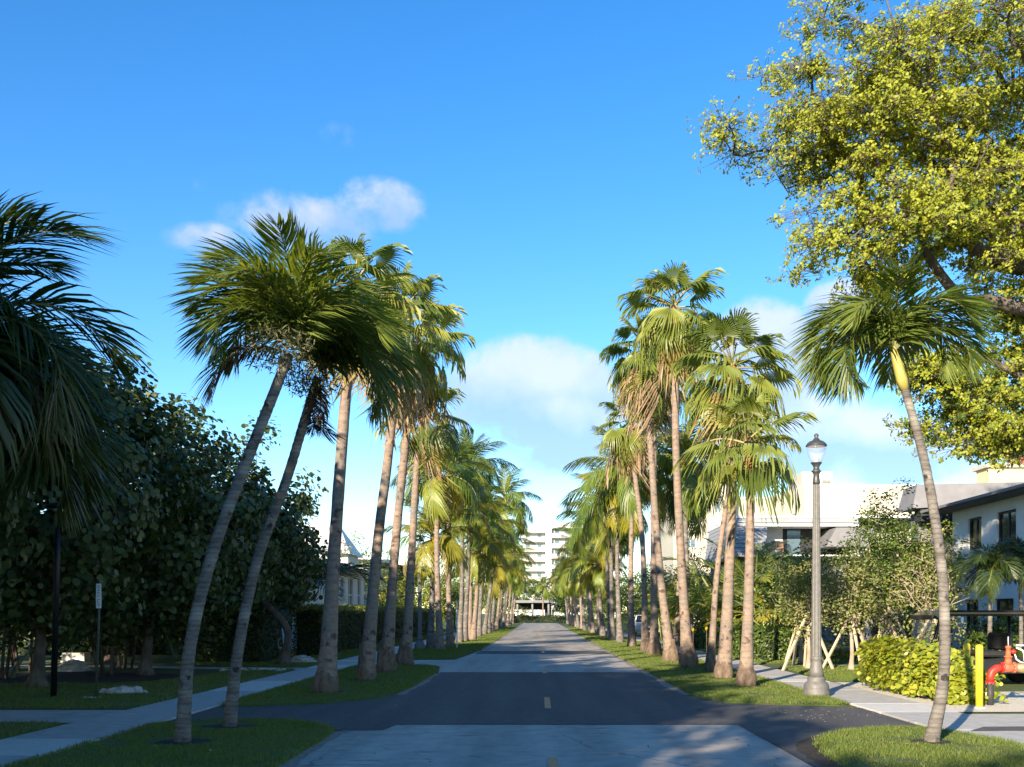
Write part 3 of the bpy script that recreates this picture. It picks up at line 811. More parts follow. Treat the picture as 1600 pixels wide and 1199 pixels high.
def put_frond(palm, mesh_key, top, azim, elev, sc, roll=0.0, label=None):
    o = link('frond', FR[mesh_key], palm, Vector(top) - wloc(palm), None, sc)
    m = Matrix.Rotation(azim, 4, 'Z') @ Matrix.Rotation(-elev, 4, 'Y') @ Matrix.Rotation(roll, 4, 'X')
    o.rotation_euler = m.to_euler()
    if label: o['label'] = label
    return o
def spline(pts, n):
    """Catmull-Rom through pts"""
    P = [Vector(p) for p in pts]; P = [P[0] * 2 - P[1]] + P + [P[-1] * 2 - P[-2]]
    out = []; segs = len(P) - 3
    for k in range(n + 1):
        f = k / n * segs; i = min(int(f), segs - 1); t = f - i
        a, b, c, d = P[i:i + 4]
        out.append(.5 * ((2 * b) + (c - a) * t + (2 * a - 5 * b + 4 * c - d) * t * t + (3 * b - a - 3 * c + d) * t ** 3))
    return out
def trunk(parent, path, r0, r1, mat, seed, ring=0.07, flare=1.35, n=12, ringd=.035, name='trunk'):
    r_ = random.Random(seed)
    L = sum((Vector(path[i + 1]) - Vector(path[i])).length for i in range(len(path) - 1))
    N = max(10, min(110, int(L / ring)))
    ps = spline(path, N)
    rad = []
    for i in range(N + 1):
        t = i / N; z = t * L
        r = r0 + (r1 - r0) * t ** .8
        r *= 1 + (flare - 1) * math.exp(-z / (0.28 if flare < 1.6 else .75))
        r *= 1 + (ringd if i % 2 else -ringd * .4) + r_.uniform(-.02, .02)
        rad.append(r)
    return MB().tube(ps, rad, n, smooth=True, jit=.02, rng=r_).build(name, mat, parent)

def washingtonia(base, path, label, seed, nf=26, fs=1.0, r0=.155, r1=.11, dead=5, red=False, root=.29, half=3, group='tall fan palms lining the street', bare=False, lo=-50):
    r_ = random.Random(seed)
    b = (base[0], base[1], .04)
    t = thing('fan_palm', label, 'palm tree', b, group)
    pth = [b] + list(path)
    r0, r1 = r0 * .66, r1 * .72
    trunk(t, pth, r0, r1, 'palm_bark_tan', seed, .16, 1.75, 14, .012)
    # swollen root foot
    fh = r_.uniform(.8, 1.25); root = root * r_.uniform(.74, .94)
    mb = MB(); loops = []
    for i, (rr, z) in enumerate([(root * .9, -.06), (root * 1.0, .04), (root * 1.0, .16), (root * .93, .3), (root * .8, .44 * fh), (root * .66, .56 * fh), (r0 * 1.2, .7 * fh)]):
        ph = seed * 1.7
        loops.append([(b[0] + math.cos(a) * rr * (1 + .07 * math.sin(3 * a + ph + z * 3) + .05 * math.sin(11 * a + ph) + r_.uniform(-.07, .07)), b[1] + math.sin(a) * rr * (1 + .07 * math.sin(3 * a + ph + z * 3) + r_.uniform(-.06, .06)), b[2] + z + r_.uniform(-.03, .03)) for a in [2 * PI * k / 26 for k in range(26)]])
    mb.loft(loops, True).build('root_foot', 'root_mass', t)
    top = Vector(pth[-1])
    dirn = (Vector(pth[-1]) - Vector(pth[-2])).normalized()
    # old leaf bases below the crown
    if red:
        mb = MB().tube([top - dirn * .75, top - dirn * .55, top - dirn * .2, top + dirn * .1], [r1 * 1.02, r1 * 1.5, r1 * 1.25, r1 * .6], 10, jit=.08, rng=r_)
        mb.build('leaf_boots', 'boots', t)
    else:
        mb = MB().tube([top - dirn * .5, top - dirn * .3, top + dirn * .1], [r1 * 1.02, r1 * 1.3, r1 * .7], 10, jit=.1, rng=r_)
        mb.build('leaf_boots', 'fibre' if r_.random() < .5 else 'boots', t)
    nf = int(nf * 1.35)
    for i in range(nf):
        u = i / (nf - 1)
        elev = R(82 - (82 - lo) * u ** .85 + r_.uniform(-9, 9)); azm = i * 2.39996 + r_.uniform(-.25, .25)
        k = ('fan%d' if r_.random() < .5 else 'fanb%d') % min(3, int(u * 3.2 + r_.random() * .9))
        if u > .8 and half > 0 and r_.random() < .6: k = 'fanhalf'; half -= 1
        put_frond(t, k, top + dirn * (.12 - .3 * u), azm, elev, fs * (.72 + .3 * min(1, u * 2.5)) * r_.uniform(.9, 1.08), r_.uniform(-.35, .35))
    for i in range(dead):
        put_frond(t, r_.choice(('fandead', 'fandead1')), top - dirn * r_.uniform(.15, .4), r_.uniform(0, 6.28), R(r_.uniform(-40, 10)), fs * r_.uniform(.8, 1.1), r_.uniform(-.4, .4), 'dead straw-brown hanging frond' if i == 0 else None)
    return t
def coconut(base, top, label, seed, nf=17, fs=1.0, r0=.15, r1=.10, yellow=0.25, mid=None, group='coconut palms lining the street', lo=-28, fibre=True):
    r_ = random.Random(seed)
    b = (base[0], base[1], .03)
    t = thing('coconut_palm', label, 'palm tree', b, group)
    tp = Vector(top); md = Vector(mid) if mid else Vector(b).lerp(tp, .5) + Vector((r_.uniform(-.1, .1), r_.uniform(-.1, .1), 0))
    path = [b, md, tp]
    trunk(t, path, r0 * .85, r1 * .9, r_.choice(('palm_bark_tan', 'palm_bark_tan', 'palm_bark_grey')), seed, .13, 1.8, 9, .02)
    d = (tp - md).normalized()
    MB().tube([tp - d * .7, tp - d * .5, tp - d * .2, tp + d * .2], [r1 * 1.0, r1 * 1.6, r1 * 1.9, r1 * .9], 9, jit=.12, rng=r_).build('leaf_sheath', 'fibre' if fibre else 'rachis', t)
    for i in range(nf):
        u = i / (nf - 1)
        elev = R(80 - (80 - lo) * u + r_.uniform(-8, 8)); azm = i * 2.39996 + r_.uniform(-.2, .2)
        j = min(3, int(u * 3.4 + r_.random() * .8))
        k = ('cocoy%d' if r_.random() < yellow else 'coco%d') % j
        if u > .93 and r_.random() < .4: k = 'cocodead'
        put_frond(t, k, tp + d * (.1 - .15 * u), azm, elev, fs * (.75 + .25 * min(1, u * 3)) * r_.uniform(.9, 1.08), r_.uniform(-.3, .3))
    return t
def xmas_palm(base, path, label, seed, nf, fs, keys, shaft, r0=.105, r1=.072, az0=0.0, group=None, fruit=None, lo=-18, hi=80, brown=None, spec=None, top_drop=.1):
    r_ = random.Random(seed)
    b = (base[0], base[1], .04)
    t = thing('christmas_palm', label, 'palm tree', b, group)
    pth = [b] + list(path)
    trunk(t, pth, r0 * .7, r1 * .72, 'palm_bark_grey', seed, .055, 1.35, 12, .03)
    top = Vector(pth[-1]); d = (top - Vector(pth[-2])).normalized()
    if shaft:
        MB().tube([top - d * .05, top + d * .08, top + d * .3, top + d * .5], [r1 * .8, r1 * 1.02, r1 * .86, r1 * .45], 12).build('crownshaft', shaft, t)
    tp = top + d * (.45 if shaft else .1)
    for (a_, e_, v_) in (spec or []):
        put_frond(t, keys % v_, tp, R(a_) + r_.uniform(-.08, .08), R(e_ + r_.uniform(-4, 4)), fs * r_.uniform(.94, 1.08), r_.uniform(-.3, .3))
    for i in range(0 if spec else nf):
        u = i / (nf - 1)
        elev = R(hi - (hi - lo) * u ** .8 + r_.uniform(-7, 7)); azm = az0 + i * 2.39996 + r_.uniform(-.2, .2)
        put_frond(t, keys % min(3, int(u * 3.2 + r_.random() * .8)), tp - d * .1 * u, azm, elev, fs * (.8 + .2 * min(1, u * 3)) * r_.uniform(.92, 1.06), r_.uniform(-.25, .25))
    for bz in (brown or []):
        put_frond(t, 'adonbrown', tp - d * .1, bz[0], R(bz[1]), fs * bz[2], 0, 'dying dark brown frond hanging down')
    for k, fc in enumerate(fruit or []):
        # fruiting branches: bushy grey-green sprays
        c = top + Vector(fc[:3]); n = 900
        P = nrg.normal(0, 1, (n, 3)); P = unit(P) * (nrg.random((n, 1)) ** .4) * np.array([[fc[3], fc[3], fc[3] * .62]]) + np.array(c)
        V, F = leaves_np(OVAL, P - np.array(wloc(t)), nrg.normal(0, 1, (n, 3)), nrg.uniform(.05, .13, n), nrg.uniform(0, 6.28, n), .3)
        link('fruit_cluster', mesh_np('fruit_cluster', V, F, 'fruit'), t)['kind'] = 'stuff'
    return t

# ------------------------------------------------------------------ broadleaf trees
def skeleton(root_nodes, clumps, rmin, rmax, r_, mat, parent, name='trunk', sag=.12, sides=6, power=.5):
    """limbs: every clump joins the nearest node that lies nearer the root; thickness follows what a limb carries"""
    nodes = [Vector(p) for p in root_nodes]
    par = [-1] + list(range(len(nodes) - 1))
    root = nodes[-1]
    order = sorted(range(len(clumps)), key=lambda i: (Vector(clumps[i]) - root).length)
    NP = np.array([tuple(n) for n in nodes])
    for i in order:
        c = Vector(clumps[i]); dc = (c - root).length
        D = np.linalg.norm(NP - np.array(c), axis=1) + np.linalg.norm(NP - np.array(root), axis=1) * .35
        D[:max(0, len(root_nodes) - 2)] += 50
        j = int(D.argmin())
        m = nodes[j].lerp(c, .5) + Vector((r_.gauss(0, 1), r_.gauss(0, 1), r_.gauss(0, 1))) * sag * (c - nodes[j]).length
        nodes.append(m); par.append(j); nodes.append(c); par.append(len(nodes) - 2)
        NP = np.vstack([NP, np.array([tuple(m), tuple(c)])])
    cnt = [0] * len(nodes)
    for i in range(len(nodes) - 1, -1, -1):
        cnt[i] += 1
        if par[i] >= 0: cnt[par[i]] += cnt[i]
    tot = cnt[0]
    rad = [max(rmin, rmax * (c / tot) ** power) for c in cnt]
    mb = MB()
    for i in range(1, len(nodes)):
        p = par[i]
        if i < len(root_nodes):
            continue
        n = sides if rad[i] > rmin * 3 else 4
        mb.tube([nodes[p], nodes[i]], [min(rad[p], rad[i] * 1.25), rad[i]], n, caps=False)
    k = len(root_nodes)
    mb.tube(spline(root_nodes, 10) if k > 2 else root_nodes, [rmax * (1.5 * math.exp(-i * .9) + 1) if k > 2 else rmax for i in range(11 if k > 2 else 2)], 10, jit=.06, rng=r_)
    return mb.build(name, mat, parent)
def tree(name, label, cat, base, path, clumps, leaf, group=None, rmax=.15, rmin=.012, bark='tree_bark', seed=0, sag=.12, tree_kind='tree', single=0, centre=None):
    """leaf: dict tm, mat, n, rc (clump radius), size (lo, hi), up, out, flat"""
    r_ = random.Random(seed)
    b = (base[0], base[1], base[2] if len(base) > 2 else .02)
    t = thing(name, label, cat, b, group)
    skeleton([b] + list(path), clumps, rmin, rmax, r_, bark, t, sag=sag)
    crown(t, clumps, leaf, centre or path[-1], single=single)
    return t
def crown(t, clumps, leaf, centre, single=0, name='crown', single_name='leaf'):
    C = np.array([tuple(c) for c in clumps]); n = leaf['n']
    idx = np.repeat(np.arange(len(C)), n)
    U = unit(nrg.normal(0, 1, (len(idx), 3))) * (nrg.random((len(idx), 1)) ** .45)
    U[:, 2] *= leaf.get('flat', .8)
    rc = leaf['rc'] * nrg.uniform(.65, 1.3, len(C))[idx]
    P = C[idx] + U * rc[:, None]
    Nr = unit(P - np.array(centre)) * leaf.get('out', .6) + np.array([[0, 0, leaf.get('up', .6)]]) + U * .5 + nrg.normal(0, .45, P.shape)
    if 'ros' in leaf:                              # leaves gathered in whorls at the twig ends
        k = leaf['ros']
        lead = (np.arange(len(P)) // k) * k
        P = P[lead] + unit(nrg.normal(0, 1, P.shape)) * leaf.get('rr', .07) * nrg.random((len(P), 1))
        Nr = unit(Nr[lead]) + nrg.normal(0, .32, P.shape)
    size = nrg.uniform(*leaf['size'], len(P))
    spin = nrg.uniform(0, 6.283, len(P))
    P = P - np.array(wloc(t))
    tm = leaf['tm']
    if single:
        Pw = P + np.array(wloc(t))
        score = np.linalg.norm(Pw - np.array([[0, 0, CAM_H]]), axis=1)
        ok = np.abs(Pw[:, 0] / Pw[:, 1]) < .52
        score = np.where(ok, score, 1e6)
        # the leaves nearest the street side
        sel = np.argsort(score)[:single]
        X, Y, Z = frames(Nr, spin)
        ml = [mesh_np('leaf_mesh', tm[0] * [leaf.get('asp', 1), 1, 1], tm[1], leaf['mat'])]
        for i in sel:
            M = Matrix(((X[i, 0], Y[i, 0], Z[i, 0]), (X[i, 1], Y[i, 1], Z[i, 1]), (X[i, 2], Y[i, 2], Z[i, 2])))
            link(single_name, ml[0], t, P[i], M.to_euler(), float(size[i]))
        keep = np.ones(len(P), bool); keep[sel] = False
        P, Nr, size, spin = P[keep], Nr[keep], size[keep], spin[keep]
    if 'ros' in leaf and not single:               # twigs that carry the whorls
        ld = np.arange(0, len(P), leaf['ros'])
        A0 = C[idx[ld]] - np.array(wloc(t)); B0 = P[ld]
        A0 = A0 * .75 + B0 * .25 + nrg.normal(0, .05, A0.shape)
        D = unit(B0 - A0); X_ = unit(np.cross(D, np.array([[.3, .2, .9]]))); Y_ = np.cross(D, X_)
        ring = [(1, 0), (-.5, .87), (-.5, -.87)]
        TV = np.stack([A0 + (X_ * c + Y_ * s_) * .007 for c, s_ in ring] + [B0 + (X_ * c + Y_ * s_) * .003 for c, s_ in ring], 1)
        TF = np.array([(0, 1, 4, 3), (1, 2, 5, 4), (2, 0, 3, 5)])[None] + (np.arange(len(ld)) * 6)[:, None, None]
        link('twigs', mesh_np('twigs', TV.reshape(-1, 3), TF.reshape(-1, 4), 'tree_bark'), t)
    V, F = leaves_np(tm, P, Nr, size, spin, leaf.get('asp', 1))
    o = link(name, mesh_np(name, V, F, leaf['mat']), t)
    if single: o['kind'] = 'stuff'
    return o
def blob_clumps(r_, n, c, rad, shell=.55, flatten=0.0, zmin=None):
    """clump centres in a lumpy ellipsoid, thicker towards its skin"""
    out = []
    ph = [r_.uniform(0, 6.28) for _ in range(4)]
    while len(out) < n:
        v = Vector((r_.gauss(0, 1), r_.gauss(0, 1), r_.gauss(0, 1))).normalized()
        k = shell + (1 - shell) * r_.random()
        lump = 1 + .16 * math.sin(3 * math.atan2(v.y, v.x) + ph[0]) + .14 * math.sin(4 * v.z + ph[1]) + .1 * math.sin(5 * math.atan2(v.y, v.x) + ph[2])
        p = Vector((c[0] + v.x * rad[0] * k * lump, c[1] + v.y * rad[1] * k * lump, c[2] + v.z * rad[2] * k * lump))
        if zmin is not None and p.z < zmin: continue
        out.append(p)
    return out
# ------------------------------------------------------------------ buildings
def panel(name, o, u, W, H, holes, out, mat, parent, depth=.14):
    """upright wall: origin o, unit direction u, outward normal out; holes (u0,u1,v0,v1) cut through with reveals"""
    o, u, out = Vector(o), Vector(u), Vector(out)
    us = sorted({0, W, *[h[0] for h in holes], *[h[1] for h in holes]})
    vs_ = sorted({0, H, *[h[2] for h in holes], *[h[3] for h in holes]})
    P = lambda a, b, d=0: o + u * a + Vector((0, 0, b)) - out * d
    mb = MB()
    for i in range(len(us) - 1):
        for j in range(len(vs_) - 1):
            cu, cv = (us[i] + us[i + 1]) / 2, (vs_[j] + vs_[j + 1]) / 2
            if any(h[0] < cu < h[1] and h[2] < cv < h[3] for h in holes): continue
            mb.add([P(us[i], vs_[j]), P(us[i + 1], vs_[j]), P(us[i + 1], vs_[j + 1]), P(us[i], vs_[j + 1])], [(0, 1, 2, 3)])
    for a, b, c, d in holes:
        for q in ([P(a, c), P(a, c, depth), P(a, d, depth), P(a, d)], [P(b, c), P(b, d), P(b, d, depth), P(b, c, depth)],
                  [P(a, d), P(a, d, depth), P(b, d, depth), P(b, d)], [P(a, c), P(b, c), P(b, c, depth), P(a, c, depth)]):
            mb.add(q, [(0, 1, 2, 3)])
    return mb.build(name, mat, parent)
def window(o, u, out, h, parent, fmat='dark_frame', gmat='dark_glass', fw=.06, mull=1, rails=0, depth=.1, name='window'):
    """frame proud of the pane, both set back in the opening"""
    o, u, out = Vector(o), Vector(u), Vector(out)
    a, b, c, d = h
    P = lambda s, t, k: o + u * s + Vector((0, 0, t)) - out * k
    fr = MB()
    def bar(s0, s1, t0, t1, k0=None, k1=None):
        k0 = depth - .05 if k0 is None else k0; k1 = depth + .03 if k1 is None else k1
        q = [P(s, t, k) for k in (k0, k1) for (s, t) in ((s0, t0), (s1, t0), (s1, t1), (s0, t1))]
        fr.add(q, [(0, 1, 2, 3), (7, 6, 5, 4), (0, 4, 5, 1), (1, 5, 6, 2), (2, 6, 7, 3), (3, 7, 4, 0)])
    e = .002
    bar(a + e, a + fw, c + e, d - e); bar(b - fw, b - e, c + e, d - e); bar(a + fw, b - fw, d - fw, d - e); bar(a + fw, b - fw, c + e, c + fw)
    for m in range(mull):
        x = a + (b - a) * (m + 1) / (mull + 1); bar(x - fw / 2, x + fw / 2, c + fw, d - fw, depth - .035, depth + .02)
    for m in range(rails):
        z = c + (d - c) * (m + 1) / (rails + 1); bar(a + fw, b - fw, z - fw / 2, z + fw / 2, depth - .03, depth + .015)
    w = fr.build(name, fmat, parent)
    MB().add([P(a + .01, c + .01, depth), P(b - .01, c + .01, depth), P(b - .01, d - .01, depth), P(a + .01, d - .01, depth)], [(0, 1, 2, 3)]).build('pane', gmat, w)
    return w

# white bungalow behind the hedge on the left: street wall faces +X
hs = thing('bungalow', 'white bungalow with pale low metal roof behind the clipped left hedge', 'house', (-12.5, 52, 0))
W0 = Vector((-11.3, 46, 0)); U = (0, 1, 0); OUT = (1, 0, 0)
holes = [(2.5, 4.3, 2.2, 3.7), (8.0, 9.6, 1.5, 3.75), (12.2, 13.4, 2.5, 3.7), (14.6, 16.2, 1.7, 3.75), (17.6, 18.8, 1.7, 3.8)]
panel('wall', W0, U, 20.0, 4.1, holes, OUT, 'white_wall', hs)
for h in holes: 
    w = window(W0, U, OUT, h, hs, 'white_trim', 'blue_glass', .07, 1, 1)
    box('sill', (-11.3 + .002, 46 + h[0] - .08, h[2] - .1), (-11.2, 46 + h[1] + .08, h[2] - .003), 'white_trim', w)
box('wall', (-18, 46.0, 0), (-11.46, 65.998, 4.1), 'white_wall', hs)
MB().add([(-10.7, 45.3, 4.1), (-10.7, 66.7, 4.1), (-14.6, 62, 5.4), (-14.6, 50, 5.4), (-18.5, 45.3, 4.1), (-18.5, 66.7, 4.1), (-10.7, 45.3, 4.28), (-10.7, 66.7, 4.28), (-14.6, 62, 5.55), (-14.6, 50, 5.55), (-18.5, 45.3, 4.28), (-18.5, 66.7, 4.28)],
         [(6, 7, 8, 9), (7, 11, 8), (11, 10, 9, 8), (10, 6, 9), (0, 4, 5, 1), (0, 1, 7, 6), (1, 5, 11, 7), (5, 4, 10, 11), (4, 0, 6, 10)]).build('roof', 'white_metal_roof', hs)
for i in range(15):
    y = 46.3 + i * 1.38
    t_ = max(0.03, min(1, min((y - 45.3) / 4.7, (66.7 - y) / 4.7)))
    tube('roof_seam', [(-10.69, y, 4.3), (-10.7 - 3.9 * t_, y, 4.3 + 1.27 * t_)], .025, 'white_metal_roof', hs, 4)
pr = MB()
for k in range(9): pr.box((-11.0, 66.2 + k * .45, 2.1), (-10.95, 66.25 + k * .45, 3.0))
pr.box((-11.02, 66.2, 3.0), (-10.93, 70.2, 3.06)); pr.box((-11.02, 66.2, 2.05), (-10.93, 70.2, 2.1))
pr.build('porch_railing', 'white_trim', hs)

# seamed hip roof house further back
h2 = thing('hip_roof_house', 'tall white house with seamed hip roof behind the yellow-green bushes', 'house', (-16.5, 80, 0))
box('wall', (-22.5, 76, 0), (-14.2, 80.4, 6.0), 'white_wall', h2)
MB().add([(-23.2, 75.3, 6.0), (-13.9, 75.3, 6.0), (-13.9, 81, 6.0), (-23.2, 81, 6.0), (-20.8, 78.2, 8.4), (-15.3, 78.2, 8.4)], [(3, 2, 1, 0), (0, 1, 5, 4), (1, 2, 5), (2, 3, 4, 5), (3, 0, 4)]).build('roof', 'white_metal_roof', h2)
for i in range(12):
    x = -22.8 + i * .76
    f_ = max(.04, min(1, min((x + 23.2) / 2.4, (-13.9 - x) / 1.4)))
    tube('roof_seam', [(x, 75.29, 6.03), (x, 75.3 + 2.9 * f_, 6.02 + 2.4 * f_)], .03, 'white_trim', h2, 4)
# beige house beyond
h3 = thing('beige_house', 'beige house with dark deep eaves between the left palm trunks', 'house', (-13.5, 92, 0))
hol = [(2.0, 3.2, 2.2, 3.6), (.3, 1.0, 1.2, 2.2)]
panel('wall', (-15.4, 86, 0), (1, 0, 0), 3.6, 5.6, hol, (0, -1, 0), 'beige_wall', h3)
for h in hol: window((-15.4, 86, 0), (1, 0, 0), (0, -1, 0), h, h3, 'dark_frame', 'dark_glass')
box('wall', (-15.4, 86.2, 0), (-11.8, 97, 5.6), 'beige_wall', h3)
MB().add([(-16.2, 84.8, 6.3), (-10.6, 84.8, 5.5), (-10.6, 98, 5.5), (-16.2, 98, 6.3), (-16.2, 84.8, 6.6), (-10.6, 84.8, 5.8), (-10.6, 98, 5.8), (-16.2, 98, 6.6)], [(0, 1, 2, 3), (7, 6, 5, 4), (0, 4, 5, 1), (1, 5, 6, 2), (2, 6, 7, 3), (3, 7, 4, 0)]).build('roof', 'white_metal_roof', h3)
box('eave_box', (-11.78, 85.6, 4.1), (-10.8, 96, 5.45), 'dark_soffit', h3)

# far apartment block
ap = thing('apartment_block', 'long white apartment block with balconies at the end of the street', 'building', (8, 310, 0))
def wing(x0, x1, y, nfl, z0, fh, tall):
    box('wall', (x0, y + 2.2, 0), (x1, y + 16, z0 + nfl * fh), 'apartment_wall', ap)
    for k in range(nfl):
        zf = z0 + k * fh
        box('balcony', (x0, y, zf - .12), (x1, y + 2.19, zf + 1.15), 'apartment_wall', ap)
        n = int((x1 - x0) / 2.6)
        for i in range(n):
            xa = x0 + (i + .5) * (x1 - x0) / n
            w = box('window', (xa - .75, y + 2.1, zf + 1.2), (xa + .75, y + 2.195, zf + 2.35), 'white_trim', ap)
            box('pane', (xa - .66, y + 2.06, zf + 1.22), (xa + .66, y + 2.098, zf + 2.28), 'blue_glass', w)
    box('parapet', (x0, y - .1, z0 + nfl * fh - .3), (x1, y + 16, z0 + nfl * fh + tall), 'apartment_wall', ap)
wing(-5.2, 1.7, 300, 8, 2.6, 2.85, .7)
wing(3.6, 24, 296, 8, 2.8, 2.95, .9)
box('stair_tower', (1.72, 297, 0), (3.58, 312, 26.6), 'apartment_wall', ap)

# low white building that closes the street
lb = thing('low_white_building', 'low white building with dark open carport closing the far street', 'building', (-1, 178, 0))
box('wall', (-4.2, 182, 0), (2.0, 190, 3.4), 'dark_soffit', lb)
box('wall', (-4.2, 178, 0), (.9, 178.4, 2.2), 'white_wall', lb)
box('roof', (-4.5, 177.2, 3.4), (2.3, 190, 3.85), 'grey_fascia', lb)
for x in (-4.0, -1.4, 1.4): box('column', (x, 177.8, 0), (x + .3, 177.98, 3.39), 'grey_fascia', lb)

# tall cream building on the right
tb = thing('tall_cream_building', 'tall sunlit cream building with stepped roof behind the right palms', 'building', (25, 110, 0))
def face(x0, x1, y, z, holes, mat='cream_wall', gm='dark_glass', dep=14):
    panel('wall', (x0, y, 0), (1, 0, 0), x1 - x0, z, holes, (0, -1, 0), mat, tb, .25)
    for h in holes: window((x0, y, 0), (1, 0, 0), (0, -1, 0), h, tb, 'white_trim', gm, .08, 1, 0, .2)
    box('wall', (x0, y + .3, 0), (x1, y + dep, z - .01), mat, tb)
    box('coping', (x0 - .1, y - .08, z + .002), (x1 + .1, y + dep, z + .22), 'white_trim', tb)
face(14.4, 20.2, 110, 15.6, [(4.5, 5.1, 12.4, 13.5), (4.5, 5.1, 9.9, 11.1), (4.5, 5.1, 7.4, 8.6), (1.2, 2.4, 8.6, 9.6)], gm='blue_glass')
face(20.25, 27.8, 114, 14.3, [(5.2, 6.2, 11.7, 12.6), (6.5, 7.4, 11.5, 12.6), (1.2, 2.6, 11.6, 12.5)], gm='blue_glass')
face(27.3, 40.0, 106, 14.7, [(6.9, 7.3, 8.9, 9.2), (8.0, 8.4, 8.9, 9.2), (10.6, 11.2, 10.4, 11.6)])
box('roof_house', (27.4, 107, 14.93), (30.6, 113, 16.4), 'cream_wall', tb)
box('vent_box', (18.6, 112, 15.83), (19.4, 113, 17.0), 'grey_fascia', tb)
box('vent_box', (29.5, 106.85, 15.2), (30.3, 106.99, 15.5), 'grey_fascia', tb)
# slanted side wall between the two blocks
MB().add([(27.28, 106, 0), (25.2, 113.9, 0), (25.2, 113.9, 14.3), (27.28, 106, 14.9)], [(0, 1, 2, 3)]).build('side_wall', 'cream_wall', tb)
for k in range(4):
    t0 = .2 + k * .18
    a = Vector((27.27, 105.96, 0)).lerp(Vector((25.19, 113.86, 0)), t0); b = Vector((27.27, 105.96, 0)).lerp(Vector((25.19, 113.86, 0)), t0 + .06)
    o_ = Vector((-.03, -.01, 0))
    MB().loft([[a + Vector((0, 0, 10.9)), b + Vector((0, 0, 10.9)), b + Vector((0, 0, 12.1)), a + Vector((0, 0, 12.1))], [a + o_ + Vector((0, 0, 10.9)), b + o_ + Vector((0, 0, 10.9)), b + o_ + Vector((0, 0, 12.1)), a + o_ + Vector((0, 0, 12.1))]]).build('slot_window', 'grey_fascia', tb)

# mansard house in grey shingle courses
mh = thing('mansard_house', 'grey-boarded mansard house with balcony above the garden trees', 'house', (15, 62, 0))
mx0, mx1, my = 11.4, 18.8, 60.0
box('wall', (mx0 + .6, my + .9, 0), (mx1 + 6, my + 12, 4.85), 'grey_fascia', mh)
box('soffit', (mx0 + .05, my + .05, 4.86), (mx1 + 6, my + 12, 4.98), 'dark_soffit', mh)
nc = 9; z0, z1 = 5.0, 7.25
for k in range(nc):
    za, zb = z0 + (z1 - z0) * k / nc, z0 + (z1 - z0) * (k + 1) / nc
    in0, in1 = .55 * k / nc, .55 * (k + 1) / nc
    def course(xa, xb):
        MB().loft([[(xa, my + in0 - .07, za), (xb, my + in0 - .07, za), (xb, my + in0 + .1, za), (xa, my + in0 + .1, za)], [(xa + (in1 - in0) * .6, my + in1 - .004, zb - .006), (xb, my + in1 - .004, zb - .006), (xb, my + in1 + .1, zb - .006), (xa + (in1 - in0) * .6, my + in1 + .1, zb - .006)]]).build('siding_board', 'siding', mh)
        # left return
    course(mx0 + in0 * .6, 13.35)
    if k >= nc - 2: course(13.36, mx1)
    MB().loft([[(mx0 + in0 * .6 - .02, my + in0 + .11, za), (mx0 + in0 * .6 - .02, my + 11, za), (mx0 + in0 * .6 + .1, my + 11, za), (mx0 + in0 * .6 + .1, my + in0 + .11, za)], [(mx0 + in1 * .6, my + in1 + .11, zb - .006), (mx0 + in1 * .6, my + 11, zb - .006), (mx0 + in1 * .6 + .1, my + 11, zb - .006), (mx0 + in1 * .6 + .1, my + in1 + .11, zb - .006)]]).build('siding_board', 'siding', mh)
box('roof', (mx0 + .3, my + .5, 7.26), (mx1 + 6, my + 12, 7.4), 'white_trim', mh)
box('balcony_wall', (13.3, my + 2.2, 4.99), (14.75, my + 2.35, 6.75), 'white_trim', mh)
box('balcony_wall', (13.36, my + .5, 4.99), (13.42, my + 2.19, 6.75), 'white_trim', mh)
box('dark_opening', (14.76, my + 2.2, 4.99), (mx1, my + 2.35, 6.75), 'dark_frame', mh)
box('sliding_pane', (15.0, my + 2.12, 5.1), (15.8, my + 2.19, 6.7), 'blue_glass', mh)
box('lintel', (13.36, my + .35, 6.755), (mx1, my + 2.3, 6.86), 'white_trim', mh)
box('floor_slab', (13.36, my + .1, 4.985), (mx1, my + 2.19, 5.06), 'white_trim', mh)
MB().add([(16.6, my - .6, 5.5), (19.4, my - .6, 5.5), (19.4, my - .6, 6.6), (17.2, my - .6, 6.6), (16.6, my + 3, 5.5), (19.4, my + 3, 5.5), (19.4, my + 3, 6.6), (17.2, my + 3, 6.6)], [(0, 1, 2, 3), (4, 7, 6, 5), (0, 3, 7, 4), (1, 5, 6, 2), (3, 2, 6, 7), (0, 4, 5, 1)]).build('dormer', 'grey_fascia', mh)
bc = thing('balcony_chair', 'orange-brown wooden armchair on the mansard house balcony', 'chair', (14.1, my + 1.2, 5.06))
cb = MB()
for k in range(7): cb.box((13.75 + k * .105, my + .75, 5.45), (13.82 + k * .105, my + .79, 5.86 + .06 * math.sin(PI * k / 6)))
cb.build('backrest', 'orange_wood', bc)
box('top_rail', (13.72, my + .74, 5.8), (14.48, my + .80, 5.9), 'orange_wood', bc)
box('seat', (13.72, my + .8, 5.42), (14.48, my + 1.35, 5.48), 'orange_wood', bc)
for x in (13.73, 14.42):
    for y in (.81, 1.28): box('leg', (x, my + y, 5.06), (x + .05, my + y + .05, 5.42), 'orange_wood', bc)
    box('armrest', (x, my + .8, 5.64), (x + .06, my + 1.35, 5.68), 'orange_wood', bc)

